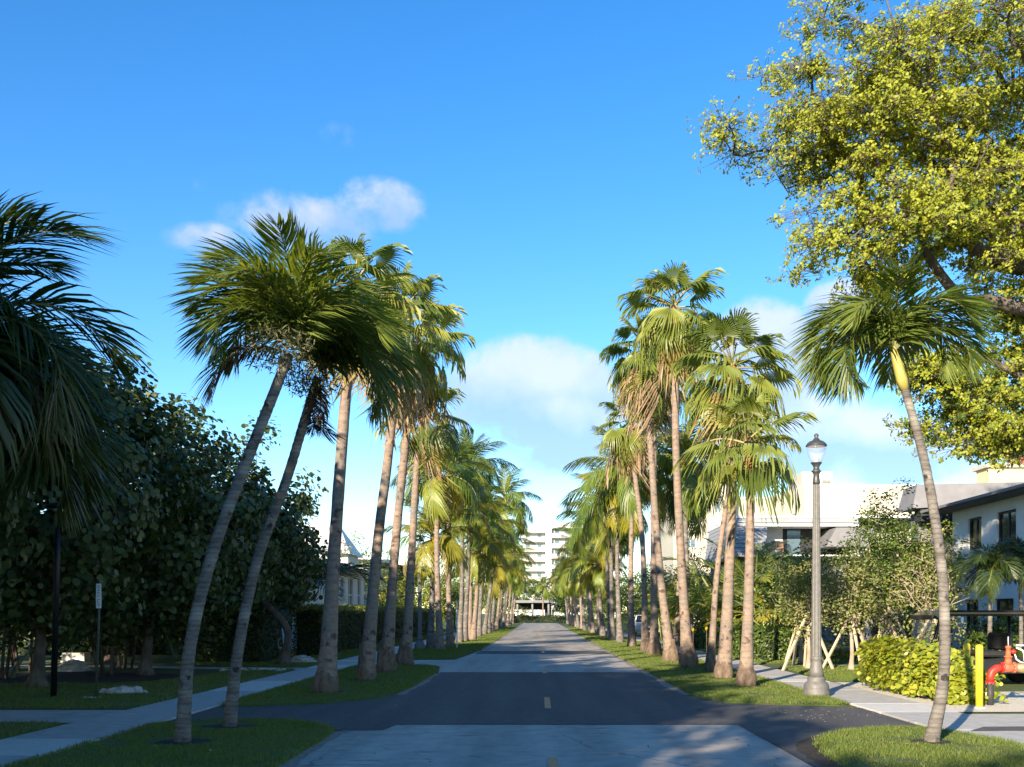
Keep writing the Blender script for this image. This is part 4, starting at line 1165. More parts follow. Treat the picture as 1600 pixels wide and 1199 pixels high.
# white two-storey house on the right, low grey roof
rh = thing('grey_roof_house', 'white two-storey house with low grey roof and black windows on the right', 'house', (20, 38, 0))
XW = 17.8
hr = [(2.3, 3.9, 4.0, 5.55), (2.5, 4.1, .4, 2.2), (5.3, 6.6, 4.25, 5.55), (5.6, 6.9, .4, 2.2), (-1.4, .2, 4.0, 5.55)]
hr = [(a + 4, b + 4, c, d) for a, b, c, d in hr]
W1 = Vector((XW, 32.0, 0)); 
hr2 = [(a, b, c, d) for a, b, c, d in hr]
panel('wall', W1, (0, 1, 0), 12.2, 6.0, hr2, (-1, 0, 0), 'white_wall', rh, .18)
for h in hr2: window(W1, (0, 1, 0), (-1, 0, 0), h, rh, 'dark_frame', 'dark_glass', .08, 1, 0, .13)
box('wall', (XW + .2, 32.0, 0), (28, 44.2, 5.99), 'white_wall', rh)
MB().add([(XW - .9, 30, 6.0), (XW - .9, 45.2, 6.0), (28, 45.2, 6.0), (28, 30, 6.0), (XW - .9, 30, 6.16), (XW - .9, 45.2, 6.16), (22.5, 43, 7.6), (22.5, 30, 7.6), (28, 45.2, 6.16), (28, 30, 6.16)],
         [(0, 1, 2, 3), (4, 5, 6, 7), (5, 8, 6), (8, 9, 7, 6), (0, 4, 5, 1), (1, 5, 8, 2), (2, 8, 9, 3), (3, 9, 7, 4, 0)][:1] + [(7, 6, 5, 4), (6, 8, 5), (6, 7, 9, 8), (1, 5, 4, 0), (2, 8, 5, 1), (3, 9, 8, 2), (0, 4, 7, 9, 3)]).build('roof', 'grey_roof', rh)
box('gutter', (XW - 1.02, 30, 6.04), (XW - .902, 45.2, 6.15), 'grey_fascia', rh)
# grey wing behind it
box('wing', (17.2, 46.5, 0), (26, 47.5, 6.2), 'grey_fascia', rh)
MB().add([(16.6, 45.6, 6.3), (27, 45.6, 6.9), (27, 47.6, 6.9), (16.6, 47.6, 6.3), (16.9, 45.9, 7.4), (27, 45.9, 7.65), (27, 47.6, 7.65), (16.9, 47.6, 7.4)], [(0, 3, 2, 1), (4, 5, 6, 7), (0, 1, 5, 4), (1, 2, 6, 5), (2, 3, 7, 6), (3, 0, 4, 7)]).build('wing_roof', 'grey_fascia', rh)
box('wing_soffit', (17.0, 45.7, 5.75), (26, 46.49, 6.28), 'dark_soffit', rh)
# yellow block with red tiled roof
yb = thing('yellow_tower_block', 'pale yellow block with red tiled roof above the grey roof', 'building', (44, 92, 0))
box('wall', (39.4, 90, 0), (56, 92.5, 14.4), 'yellow_wall', yb)
box('cornice', (39.1, 89.7, 14.4), (56, 92.8, 14.75), 'cream_wall', yb)
MB().add([(41.6, 90.6, 14.76), (56, 90.6, 14.76), (56, 92.7, 14.76), (41.6, 92.7, 14.76), (43, 91.6, 15.9), (56, 91.6, 15.9)], [(0, 1, 5, 4), (3, 0, 4), (2, 3, 4, 5), (3, 2, 1, 0), (1, 2, 5)]).build('roof', 'red_tile', yb)

# ------------------------------------------------------------------ palms
LP = 'tall fan palms on the left verge'
RP = 'tall fan palms on the right verge'
xmas_palm((-4.45, 12.77), [A(297, 1010, 12.77), A(333, 862, 12.75), A(385, 722, 12.7), A(421, 632, 12.7), A(452, 553, 12.7)], 'leaning grey-ringed palm nearest the bottom left, with fruit clusters', 3, 19, .84, 'adon%d', None, .115, .085, .4, 'leaning palms on the near left lawn',
          [(-.1, -.2, .02, .46)], brown=[(PI * .98, 22, .95)], spec=[(182, 42, 2), (168, 58, 1), (200, 62, 2), (150, 38, 2), (125, 62, 1), (92, 74, 0), (62, 52, 1), (30, 58, 1), (2, 46, 2), (332, 62, 1), (272, 84, 0), (248, 60, 1), (214, 30, 3), (222, 72, 1), (300, 68, 1), (186, 70, 1)])
xmas_palm((-4.39, 14.5), [A(374, 1005, 14.5), A(403, 872, 14.5), A(447, 752, 14.5), A(478, 650, 14.5), A(497, 590, 14.5)], 'second leaning palm behind the first, dead dark frond down its trunk', 5, 19, .86, 'adon%d', None, .115, .085, 1.9, 'leaning palms on the near left lawn',
          [(-.05, -.2, -.08, .42)], spec=[(0, 34, 2), (22, 46, 2), (340, 52, 2), (352, 12, 3), (45, 62, 1), (90, 62, 1), (310, 38, 2), (290, 60, 1), (330, 22, 3), (205, 72, 1), (160, 62, 1), (240, 66, 1), (268, 74, 1), (12, 66, 1), (5, 78, 0), (25, 18, 3)], brown=[(PI * 1.25, -62, .7), (-.8, -66, .65)])
xmas_palm((4.88, 12.77), [A(1474, 1060, 12.77), A(1474, 920, 12.77), A(1456, 780, 12.77), A(1437, 690, 12.75), A(1412, 603, 12.7)], 'leaning palm with yellow crownshaft on the right corner lawn', 8, 15, .76, 'adon%d', 'crownshaft', .11, .068, 2.9, None, None, spec=[(180, 22, 3), (192, 36, 3), (166, 46, 2), (184, 56, 2), (150, 26, 3), (200, 12, 3), (22, 36, 3), (2, 26, 2), (345, 46, 2), (36, 54, 2), (90, 56, 1), (70, 30, 2), (112, 24, 3), (262, 74, 1), (315, 56, 2), (228, 48, 2), (8, 60, 1)])
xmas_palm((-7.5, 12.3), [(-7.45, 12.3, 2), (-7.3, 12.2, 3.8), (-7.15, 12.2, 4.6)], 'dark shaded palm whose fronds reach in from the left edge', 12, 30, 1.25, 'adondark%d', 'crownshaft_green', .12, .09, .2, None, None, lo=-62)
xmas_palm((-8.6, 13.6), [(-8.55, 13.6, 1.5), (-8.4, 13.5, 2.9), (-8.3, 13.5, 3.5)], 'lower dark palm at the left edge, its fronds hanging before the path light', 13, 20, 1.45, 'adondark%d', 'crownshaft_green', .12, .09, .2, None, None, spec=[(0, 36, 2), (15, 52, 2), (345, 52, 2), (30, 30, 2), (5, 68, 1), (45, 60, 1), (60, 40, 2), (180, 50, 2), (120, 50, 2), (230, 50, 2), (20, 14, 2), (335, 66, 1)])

washingtonia((-4.33, 20.8), [A(520, 900, 20.8), A(531, 740, 20.8), A(540, 620, 20.8), A(547, 520, 20.8), A(553, 450, 20.8)], 'tall fan palm with swollen foot, nearest of four on left verge', 21, 19, .95, .21, .13, 2, group=LP)
washingtonia((-4.18, 24.7), [A(590, 850, 24.7), A(607, 710, 24.7), A(617, 600, 24.7), A(622, 500, 24.7)], 'second fan palm from the front on left verge, crooked trunk', 22, 19, 1.05, .20, .13, 5, group=LP)
washingtonia((-4.2, 28.1), [A(618, 850, 28.1), A(634, 690, 28.1), A(645, 590, 28.1), A(655, 535, 28.1)], 'third fan palm on left verge, dead threads hanging from its crown', 23, 18, 1.12, .20, .13, 5, group=LP)
washingtonia((-4.2, 32.2), [A(644, 850, 32.2), A(653, 710, 32.2), A(664, 645, 32.2)], 'fourth fan palm on left verge, shortest with small crown', 24, 14, 1.05, .2, .13, 2, red=True, group=LP)
washingtonia((4.55, 22.6), [A(1171, 880, 22.6), A(1172, 760, 22.6), A(1168, 690, 22.6)], 'shortest right verge fan palm with red boots beneath its crown', 31, 12, .95, .16, .105, 0, red=True, root=.29, half=0, group=RP, lo=-12)
washingtonia((4.57, 25.4), [A(1141, 850, 25.4), A(1144, 720, 25.4), A(1138, 640, 25.4), A(1144, 575, 25.4)], 'second right verge fan palm with broad green crown', 32, 22, 1.12, .18, .14, 4, root=.3, half=1, group=RP)
washingtonia((4.67, 28.0), [A(1120, 900, 28.2), A(1136, 780, 28.6), A(1150, 690, 29)], 'thin grey palm leaning right behind the second right verge palm', 33, 10, .7, .12, .09, 0, root=.17, half=0, group=RP)
washingtonia((4.4, 30.4), [A(1063, 850, 30.4), A(1056, 690, 30.4), A(1056, 560, 30.4), A(1055, 480, 30.4)], 'tallest right verge fan palm, straight bare trunk', 34, 21, 1.12, .20, .125, 3, root=.32, half=2, group=RP)
washingtonia((4.39, 34.3), [A(1030, 880, 34.3), A(1017, 700, 34.3), A(1012, 600, 34.3), A(1008, 545, 34.3)], 'right verge fan palm leaning left with dead skirt of fronds', 35, 20, 1.12, .20, .13, 6, root=.3, half=3, group=RP)
washingtonia((4.42, 39.4), [A(1021, 850, 39.4), A(1022, 700, 39.4), A(1024, 590, 39.4)], 'fan palm just behind the left-leaning one on right verge', 36, 16, 1.12, .20, .13, 5, root=.3, half=2, group=RP)
washingtonia((4.45, 43.0), [A(1004, 850, 43), A(992, 740, 43), A(985, 655, 43)], 'right verge fan palm with low crown of straw threads', 37, 16, 1.12, .18, .13, 6, root=.3, half=3, group=RP)

LC = 'coconut palms along the left verge'; RC = 'coconut palms along the right verge'
ORD = ['first', 'second', 'third', 'fourth', 'fifth', 'sixth', 'seventh', 'eighth', 'ninth', 'tenth', 'eleventh', 'twelfth', 'thirteenth', 'fourteenth', 'fifteenth', 'sixteenth', 'seventeenth', 'eighteenth', 'nineteenth', 'twentieth']
LEFT = [(44.8, -4.35, -4.45, 7.6, .85, .1), (47.0, -5.0, -4.85, 5.0, .85, .85), (49.2, -4.3, -4.25, 8.3, .9, .1), (56.8, -4.44, -4.3, 7.3, .85, .2), (58.7, -4.3, -4.0, 10.0, .95, 0), (61.5, -4.0, -3.7, 5.3, .85, .8),
        (64.5, -4.4, -4.3, 8.2, .9, .1), (71, -4.2, -3.7, 7.6, 1.0, .2), (77.7, -4.2, -2.6, 10.2, 1.1, 0), (82.6, -4.1, -3.8, 5.2, .9, .3), (90, -4.2, -3.6, 9.6, 1.08, .1), (97, -4.1, -3.5, 7.2, 1.0, .2),
        (105, -4.2, -3.4, 8.8, 1.08, .1), (113, -4.0, -3.4, 7.0, 1.0, .3), (121, -4.2, -3.3, 8.2, 1.08, .1), (130, -4.1, -3.6, 6.4, .95, .2), (140, -4.0, -3.4, 7.2, 1.0, .1), (151, -4.0, -3.2, 6.6, 1.0, .1)]
for i, (d, x, tx, h, fs, ye) in enumerate(LEFT):
    tone = 'yellow-fronded short' if ye > .5 else ('tall dark-crowned' if h > 8.5 else 'green')
    coconut((x, d), (tx, d + rng.uniform(-.5, .5), h), '%s coconut palm, %s from the front in the left row' % (tone, ORD[i]), 100 + i, 19 if d < 80 else 16, fs, .17, .11, ye, group=LC)
RIGHT = [(46.5, 6.9, 6.6, 8.6, 1.12, .1), (48.9, 4.4, 4.5, 8.4, 1.15, .15), (52.5, 7.0, 7.3, 8.2, 1.1, .2), (56.0, 4.4, 4.3, 8.2, 1.12, .15), (60.5, 4.3, 4.2, 8.0, 1.08, .2), (66, 4.6, 4.2, 7.4, 1.05, .2),
         (71, 4.4, 4.2, 4.9, .85, .3), (77, 4.5, 4.1, 7.8, 1.05, .2), (83, 4.3, 4.0, 6.2, .95, .3), (89, 4.4, 3.9, 7.8, 1.05, .2), (96, 4.2, 3.9, 5.6, .9, .3), (103, 4.3, 3.9, 6.6, .95, .2), (111, 4.2, 3.8, 5.8, .9, .4), (119, 4.3, 3.8, 6.8, .95, .2), (128, 4.2, 3.7, 6.0, .95, .2), (138, 4.2, 3.6, 6.8, 1.0, .2), (149, 4.1, 3.4, 6.4, 1.0, .2)]
for i, (d, x, tx, h, fs, ye) in enumerate(RIGHT):
    tone = 'large arching' if h > 7.5 else ('short' if h < 5.5 else 'green')
    coconut((x, d), (tx, d + rng.uniform(-.5, .5), h), '%s coconut palm, %s from the front in the right row' % (tone, ORD[i]), 200 + i, 20 if d < 80 else 16, fs, .17, .11, ye, group=RC)
coconut((.6, 172), (.6, 172, 6.2), 'slim palm standing alone before the low white building', 301, 12, .9, .16, .1, 0, group=None)
coconut((-2.6, 171), (-2.6, 171, 1.4), 'dwarf palm on the hedge before the low white building', 302, 11, .7, .12, .1, 0, group=None)

# small palms by the white house
xmas_palm((11.4, 26), [(11.42, 26, 1.2), (11.45, 26, 2.3)], 'small dark palm with green shaft before the white house wall', 41, 13, .62, 'adondark%d', 'crownshaft_green', .09, .07, .5, 'small palms by the white house', lo=12)
xmas_palm((12.9, 27.5), [(12.92, 27.5, 1.2), (12.9, 27.5, 2.5)], 'small palm at the right edge before the house window', 42, 12, .6, 'adondark%d', 'crownshaft_green', .09, .07, 1.5, 'small palms by the white house', lo=12)

def areca(x, y, s, label, seed, keys, n=14, group=None, name='areca_palm'):
    r_ = random.Random(seed)
    t = thing(name, label, 'palm bush', (x, y, 0), group)
    mb = MB()
    for k in range(6):
        a = r_.uniform(0, 6.28); q = r_.uniform(.05, .25) * s
        mb.tube([(x + math.cos(a) * q, y + math.sin(a) * q, 0), (x + math.cos(a) * q * 1.6, y + math.sin(a) * q * 1.6, .7 * s), (x + math.cos(a) * q * 2.4, y + math.sin(a) * q * 2.4, 1.3 * s)], [.045, .038, .03], 6)
    mb.build('canes', 'crownshaft_green' if 'arecad0' not in keys else 'tree_bark', t)
    for i in range(n):
        a = i * 2.4 + r_.uniform(-.3, .3); q = r_.uniform(.05, .35) * s
        z = r_.uniform(.5, 1.5) * s
        put_frond(t, r_.choice(keys), (x + math.cos(a) * q, y + math.sin(a) * q, z), a, R(r_.uniform(20, 82)), s * r_.uniform(.8, 1.1), r_.uniform(-.4, .4))
    return t
AY = ['areca0', 'areca1', 'areca2', 'arecay0', 'arecay1', 'arecay2']; AD = ['arecad0', 'arecad1', 'arecad2']
AG = 'clumping palms in the right garden'
for i, (x, y, s) in enumerate([(7.9, 44, 1.7), (8.6, 39, 1.5), (9.6, 46, 1.9), (8.0, 50, 1.5), (10.5, 41, 1.6), (9.2, 56, 1.8), (11.6, 48, 1.8), (7.6, 62, 1.5)]):
    areca(x, y, s, 'feathery clumping palm, %s deep in the right garden behind the verge palms' % ORD[i], 60 + i, AY, 16, AG)
for i, (x, y, s) in enumerate([(-12.2, 30, 1.5), (-11.2, 26.8, 1.3), (-13.5, 25.5, 1.5), (-10.2, 33.5, 1.2), (-14.5, 29, 1.6)]):
    areca(x, y, s, 'dark clumping palm, %s in the shade under the left sea grapes' % ORD[i], 80 + i, AD, 15, 'clumping palms under the left trees')
areca(-9.6, 39.2, 1.9, 'dark palm with stiff fronds between sea grape and bungalow', 90, AD, 18)
t = areca(8.3, 37.0, 1.35, 'low palm with bright yellow leaves beside the lamp post', 91, ['arecag'], 8)

# ------------------------------------------------------------------ trees
SG = dict(tm=ROUND, mat='leaf_seagrape', n=112, rc=.66, size=(.09, .185), up=.1, out=.8, flat=.9)
def sea_grape(x, y, rx, ry, zc, rz, label, seed, n=150, single=0, tx=None, lf=None):
    r_ = random.Random(seed)
    cl = blob_clumps(r_, n, (x, y, zc), (rx, ry, rz), .55, zmin=.9)
    bx = x if tx is None else tx
    return tree('sea_grape_tree', label, 'tree', (bx, y), [(bx + .1, y, 1.2), (x * .6 + bx * .4, y, 2.4)], cl, lf or SG, 'sea grape trees in the left shade', .11, .012, 'tree_bark', seed, single=single, centre=(x, y, zc - .6))
sea_grape(-11.5, 17.2, 3.0, 2.9, 4.9, 3.9, 'tallest sea grape tree at the left edge, topped by round leaves', 401, 170)
sea_grape(-10.9, 22.2, 2.9, 2.8, 4.2, 3.6, 'sea grape tree with dark round leaves behind the left edge palm', 402, 170, 300)
sea_grape(-10.4, 27.0, 2.8, 2.8, 4.1, 3.5, 'sea grape tree behind the first leaning palm trunk', 403, 170, 300)
sea_grape(-9.8, 32.0, 2.6, 2.8, 4.0, 3.1, 'sea grape tree whose trunk stands among pale stones', 404, 160, 300, -8.0)
sea_grape(-10.2, 37.0, 1.9, 2.4, 3.7, 2.4, 'smallest sea grape tree at the right end beside the bungalow', 405, 130)
for i, (x, y, zc, rz) in enumerate([(-11.2, 11.5, 4.8, 4.0), (-10.6, 6.2, 4.8, 4.3), (-10.4, 1, 4.8, 4.3), (-10.4, -4.0, 4.8, 4.8), (-10.4, -9.0, 4.9, 5.1), (-10.4, -14, 4.9, 5.1), (-17, 8, 5.2, 4.6), (-17, 0, 5.2, 4.6), (-16, 15, 5.2, 4.3), (-10.6, -19, 4.9, 5.1), (-12.8, -6.5, 5.2, 5.0), (-12.8, -11.5, 5.2, 5.0), (-12.8, -16.5, 5.2, 5.0)]):
    sea_grape(x, y, 3.2, 3.3, zc, rz, 'sea grape tree standing out of view, %s in the row beside the viewer' % ORD[i], 410 + i, 210, lf=dict(SG, tm=DIAM, asp=1.6, n=52, size=(.2, .34)))

# dense dark planting that closes the shade behind the left trees
for i, (x, y, z, r) in enumerate([(-14.5, 34.5, 2.2, (2.6, 1.6, 2.2)), (-19, 33, 2.6, (3, 1.8, 2.6)), (-18, 25, 2.5, (2.6, 3, 2.6)), (-18.5, 19, 2.5, (2.6, 3, 2.6)), (-11.4, 38.6, 2.0, (1.6, 1.5, 1.9)), (-24, 28, 3, (3.2, 5, 3.2)), (-15.5, 38.5, 3, (2.5, 1.5, 2.8))]):
    r_ = random.Random(600 + i)
    cl = blob_clumps(r_, 90, (x, y, z), r, .4, zmin=.2)
    tree('shade_shrub', 'dark leafy shrub, %s in the deep shade behind the left sea grapes' % ORD[i], 'shrub', (x, y), [(x, y, .6), (x, y, 1.2)], cl, dict(tm=DIAM, mat='leaf_hedge', n=60, rc=.6, size=(.14, .26), up=.3, out=.8, asp=1.3), 'shrubs in the left shade', .08, .012, 'tree_bark', 600 + i)

# the big canopy tree at the upper right
r_ = random.Random(77)
cl = []
for c, rad, n in [((7.6, 20, 12.4), (3.2, 3.2, 1.8), 95), ((10.8, 21, 12.8), (3.8, 3.8, 3.4), 130), ((6.1, 19.6, 10.9), (2.4, 2.3, 1.25), 80), ((7.0, 19.7, 9.0), (2.3, 2.0, 1.05), 65), ((9.8, 20.6, 10.0), (3.0, 2.8, 1.7), 100),
                  ((9.7, 21.4, 5.9), (1.5, 1.5, 1.5), 64), ((8.0, 21.2, 6.4), (.95, .9, .7), 16), ((10.6, 21.4, 7.9), (1.8, 1.6, 1.2), 30), ((13.8, 23, 11), (4, 4, 4), 110)]:
    cl += blob_clumps(r_, n, c, rad, .35)
ctree = tree('canopy_tree', 'large spreading tree with yellow-green foliage filling the upper right', 'tree', (13.6, 23.6), [(13.4, 23.4, 2.5), (12.6, 22.8, 5.0), (11.4, 21.8, 7.4)], cl,
     dict(tm=DIAM, mat='leaf_canopy', n=352, rc=.72, size=(.035, .085), up=.5, out=.9, flat=.38, ros=11, rr=.10, asp=1.5), None, .32, .010, 'tree_bark', 77, .16, centre=(12, 25, 9.5))
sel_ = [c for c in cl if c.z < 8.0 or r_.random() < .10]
crown(ctree, sel_, dict(tm=DIAM, mat='leaf_green', n=110, rc=.6, size=(.05, .10), up=.5, out=.6, flat=.5, ros=11, rr=.11, asp=1.5), (12, 25, 9.5), name='shade_green_leaves')  # greener leaves: canopy shade put into colour low down, random variety above
# low limb that enters from the right
MB().tube([A(1720, 500, 20.5), A(1600, 484, 20.3), A(1545, 470, 20.2), A(1500, 470, 20.2), A(1470, 430, 20.1), A(1450, 400, 20.1), A(1430, 350, 20.1)], [.22, .14, .13, .11, .10, .08, .05], 8, jit=.05, rng=r_).build('limb', 'tree_bark', ctree)
MB().tube([A(1700, 640, 20.8), A(1560, 570, 20.8), A(1500, 545, 20.8), A(1450, 600, 20.8), A(1420, 640, 20.8)], [.09, .06, .05, .035, .02], 6, jit=.05, rng=r_).build('limb', 'tree_bark', ctree)

# staked young trees in the right garden
def staked(x, y, h, rx, label, seed, mat, n=60, nl=60, stakes=3, dens=.5, lean=0, bare=0):
    r_ = random.Random(seed)
    cl = blob_clumps(r_, n, (x + lean, y, h * .62), (rx, rx, h * .38), .3, zmin=1.0)
    t = tree('staked_tree', label, 'tree', (x, y), [(x + .03, y, .6), (x + lean * .3, y, 1.2)], cl, dict(tm=OVAL, mat=mat, n=nl, rc=.36, size=(.06, .12), up=.4, out=.4, flat=.9), 'young trees propped with stakes', .055, .009, 'pale_bark', seed, .18)
    if bare:
        mb = MB()
        for k in range(bare):
            a = r_.uniform(0, 6.28); z = r_.uniform(1.2, h * .6)
            p0 = Vector((x + lean * .3, y, z)); L = r_.uniform(.7, 1.5)
            p1 = p0 + Vector((math.cos(a) * L * .5, math.sin(a) * L * .3, L * .5)); p2 = p1 + Vector((math.cos(a + .5) * L * .4, math.sin(a) * L * .3, L * r_.uniform(-.1, .4)))
            mb.tube([p0, p1, p2], [.022, .014, .006], 5)
            mb.tube([p1, p1 + Vector((r_.uniform(-.4, .4), r_.uniform(-.3, .3), r_.uniform(.2, .6)))], [.012, .004], 4)
        mb.build('bare_twigs', 'pale_bark', t)
    for k in range(stakes):
        a = seed * 1.3 + k * 2 * PI / max(1, stakes) + r_.uniform(-.2, .2)
        fx, fy = x + math.cos(a) * .85, y + math.sin(a) * .85
        p0 = Vector((fx, fy, -.02)); p1 = Vector((x + math.cos(a) * .07, y + math.sin(a) * .07, 1.5 + r_.uniform(-.1, .25)))
        p1 = p1 + (p1 - p0) * .06
        d = (p1 - p0).normalized(); s1 = d.orthogonal().normalized() * .032; s2 = d.cross(s1)
        MB().loft([[q + s1 + s2, q - s1 + s2, q - s1 - s2, q + s1 - s2] for q in (p0, p1)]).build('stake', 'stake_wood', t)
    MB().lathe((x, y, 1.32), [(.11, 0), (.125, .01), (.125, .05), (.11, .06)], 10).build('strap', 'black_metal', t)
    return t
staked(8.45, 33.2, 4.0, 1.3, 'young tree with crossed stakes left of the lamp post', 501, 'leaf_garden', 70)
staked(7.75, 29.6, 3.5, 1.0, 'thin young tree with stakes just behind the lamp post', 502, 'leaf_dry', 60, 60, bare=10)
staked(8.75, 28.8, 3.6, 1.1, 'dry brown twiggy staked tree right of the lamp post', 503, 'leaf_dry', 64, 56, bare=16)
staked(10.1, 30.0, 5.5, 1.35, 'tallest staked tree with dark leafy top', 504, 'leaf_green', 95, 90, lean=.1, bare=6)
staked(10.4, 27.2, 3.6, 1.1, 'staked tree with bare pale branches above the bright shrub', 505, 'leaf_dry', 52, 50, bare=18)
staked(11.6, 30.2, 4.6, 1.4, 'staked tree with yellowing leaves beside the leaning right palm', 506, 'leaf_bright', 64, 55, bare=6)
staked(11.4, 33.0, 3.6, 1.2, 'dense green staked tree behind the leaning right palm', 507, 'leaf_green', 65, 60)

def bush(name, label, x, y, z, r, seed, mat, n=60, nl=46, size=(.1, .2), rc=.5, group=None, trunk_r=.1, tm=OVAL, cat='tree'):
    r_ = random.Random(seed)
    cl = blob_clumps(r_, n, (x, y, z), r, .45, zmin=.25)
    return tree(name, label, cat, (x, y), [(x, y, z * .3), (x, y, z * .6)], cl, dict(tm=tm, mat=mat, n=nl, rc=rc, size=size, up=.4, out=.7), group, trunk_r, .012, 'tree_bark', seed)
for i, (x, y, z, r, mt) in enumerate([(9.3, 37.5, 2.4, (1.5, 1.4, 2.0), 'leaf_green'), (11.8, 36, 2.5, (1.8, 1.5, 2.2), 'leaf_garden'), (13.2, 36.5, 2.2, (1.7, 1.6, 2.2), 'leaf_green'), (13.9, 30.6, .8, (1.3, .8, .7), 'leaf_green'), (13.0, 42, 2.6, (2.2, 2, 2.4), 'leaf_garden'), (16.0, 44.5, 3.0, (1.8, 1.8, 2.6), 'leaf_green'),
                                      (8.4, 42, 1.6, (1.2, 1.6, 1.5), 'leaf_bright'), (10.8, 52, 2.6, (2, 2.4, 2.4), 'leaf_green'), (8.2, 56, 2.0, (1.6, 2.4, 1.9), 'leaf_bright')]):
    bush('garden_tree', ['dense dark green garden tree left of the lamp post', 'olive garden tree behind the staked trees', 'dark green garden tree before the grey wing', 'low dark shrub tree before the white house wall', 'olive tree below the mansard balcony', 'dark tree beside the grey wing corner', 'bright green bush behind the right verge palms', 'dark tree below the cream building', 'bright bush beyond the white parked car'][i],
         x, y, z, r, 520 + i, mt, 64, 44, group='garden trees on the right')
for i, (x, y, z, r, mt) in enumerate([(-12.6, 70.5, 3.9, (2.8, 2.2, 2.9), 'leaf_bright'), (-10.2, 74, 3.2, (1.6, 1.6, 2.6), 'leaf_bright'), (-9.0, 84, 2.8, (1.8, 3, 2.6), 'leaf_bright'), (-9, 94, 3.2, (2.2, 4, 3.0), 'leaf_green'), (-8.8, 106, 3.2, (2.2, 5, 3.2), 'leaf_bright'), (-9, 120, 3.5, (2.4, 6, 3.4), 'leaf_green'), (-9, 138, 3.8, (2.6, 8, 3.6), 'leaf_green'), (-7.6, 160, 4.6, (2.8, 7, 4.6), 'leaf_green')]):
    bush('roadside_tree', '%s bushy tree, %s from the front behind the left palm row' % ('bright yellow-green' if 'bright' in mt else 'dark green', ORD[i]), x, y, z, r, 540 + i, mt, 70, 44, (.14, .26), .7, 'trees behind the left palm row', tm=DIAM)
for i, (x, y, z, r, mt) in enumerate([(8.5, 68, 2.6, (1.8, 3.5, 2.4), 'leaf_bright'), (9, 78, 3.0, (2.2, 4, 2.8), 'leaf_green'), (8.8, 90, 3.2, (2.2, 5, 3.0), 'leaf_bright'), (9, 104, 3.2, (2.4, 6, 3.0), 'leaf_green'), (9, 120, 3.4, (2.6, 7, 3.2), 'leaf_green'), (8.6, 138, 3.6, (2.6, 8, 3.4), 'leaf_bright'), (8, 157, 3.8, (3, 8, 3.6), 'leaf_green'), (13.5, 84, 4.0, (3, 5, 3.6), 'leaf_green')]):
    bush('roadside_tree', '%s bushy tree, %s from the front behind the right palm row' % ('bright yellow-green' if 'bright' in mt else 'dark green', ORD[i]), x, y, z, r, 560 + i, mt, 70, 44, (.14, .26), .7, 'trees behind the right palm row', tm=DIAM)
for i, (x, y, r) in enumerate([(-7, 196, 5.4), (7, 194, 5.2), (-2.6, 195, 4.8), (2.2, 197, 5.0), (4.6, 182, 3.6), (-7.2, 180, 3.8), (12, 195, 5), (-14, 195, 5), (-24, 120, 5), (-30, 150, 6), (30, 150, 6), (22, 170, 6), (-40, 200, 8), (45, 200, 8), (-20, 105, 4)]):
    bush('distant_tree', 'dark green tree far off, %s counted around the street end' % ORD[i], x, y, r * 1.05, (r, r, r * .85), 580 + i, 'leaf_green', 70, 46, (.25, .5), r * .2, 'distant trees past the street end', tm=DIAM)

# ------------------------------------------------------------------ hedges and shrubs
def hedge(name, label, x0, x1, y0, y1, h, mat, dens, size, seed, tip=None, cat='hedge', single=0, asp=.9, far=None):
    r_ = np.random.default_rng(seed)
    t = thing(name, label, cat, ((x0 + x1) / 2, (y0 + y1) / 2, 0))
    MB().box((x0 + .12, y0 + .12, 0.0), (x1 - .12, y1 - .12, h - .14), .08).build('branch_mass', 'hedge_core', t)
    def skin(area_fn, n):
        return n
    L, W = y1 - y0, x1 - x0
    faces = [('l', L * h), ('r', L * h), ('f', W * h), ('b', W * h), ('t', L * W)]
    P, Nn = [], []
    for f, a in faces:
        n = int(a * dens); u, v = r_.random(n), r_.random(n); o = r_.uniform(-.13, .05, n)
        if f in 'lr':
            s = -1 if f == 'l' else 1
            P.append(np.stack([np.full(n, x0 if s < 0 else x1) + s * o, y0 + u * L, .03 + v * (h - .03)], 1)); Nn.append(np.tile([s, 0, .25], (n, 1)))
        elif f in 'fb':
            s = -1 if f == 'f' else 1
            P.append(np.stack([x0 + u * W, np.full(n, y0 if s < 0 else y1) + s * o, .03 + v * (h - .03)], 1)); Nn.append(np.tile([0, s, .25], (n, 1)))
        else:
            P.append(np.stack([x0 + u * W, y0 + v * L, np.full(n, h) + o * 1.2], 1)); Nn.append(np.tile([0, 0, 1.], (n, 1)))
    P = np.concatenate(P); Nn = np.concatenate(Nn)
    if far is not None:
        k = r_.random(len(P)) < np.clip((far / P[:, 1]) ** 1.3, .1, 1); P, Nn = P[k], Nn[k]
        sc = np.clip(P[:, 1] / far, 1, 3) ** .6
    else: sc = np.ones(len(P))
    bulge = (np.sin(P[:, 1] * 1.7) + np.sin(P[:, 1] * 3.9 + P[:, 2] * 3) * .6) * .04
    P = P + Nn * bulge[:, None]
    Nr = Nn + r_.normal(0, .55, P.shape)
    size_ = r_.uniform(*size, len(P)) * sc; spin = r_.uniform(0, 6.28, len(P))
    o = np.array(wloc(t))
    sel = P[:, 2] > h - .16 if tip else np.zeros(len(P), bool)  # leaves in the top band take the paler colour
    for nm, msk, mt in (('foliage', ~sel, mat), ('top_leaves', sel, tip)):
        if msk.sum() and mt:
            V, F = leaves_np(OVAL, P[msk] - o, Nr[msk], size_[msk], spin[msk], asp)
            link(nm, mesh_np(nm, V, F, mt), t)
    return t
hedge('clipped_hedge', 'long clipped dark hedge in front of the white bungalow', -9.4, -8.25, 39, 79, 1.9, 'leaf_hedge', 330, (.07, .12), 1, 'leaf_hedge_tip', far=40)
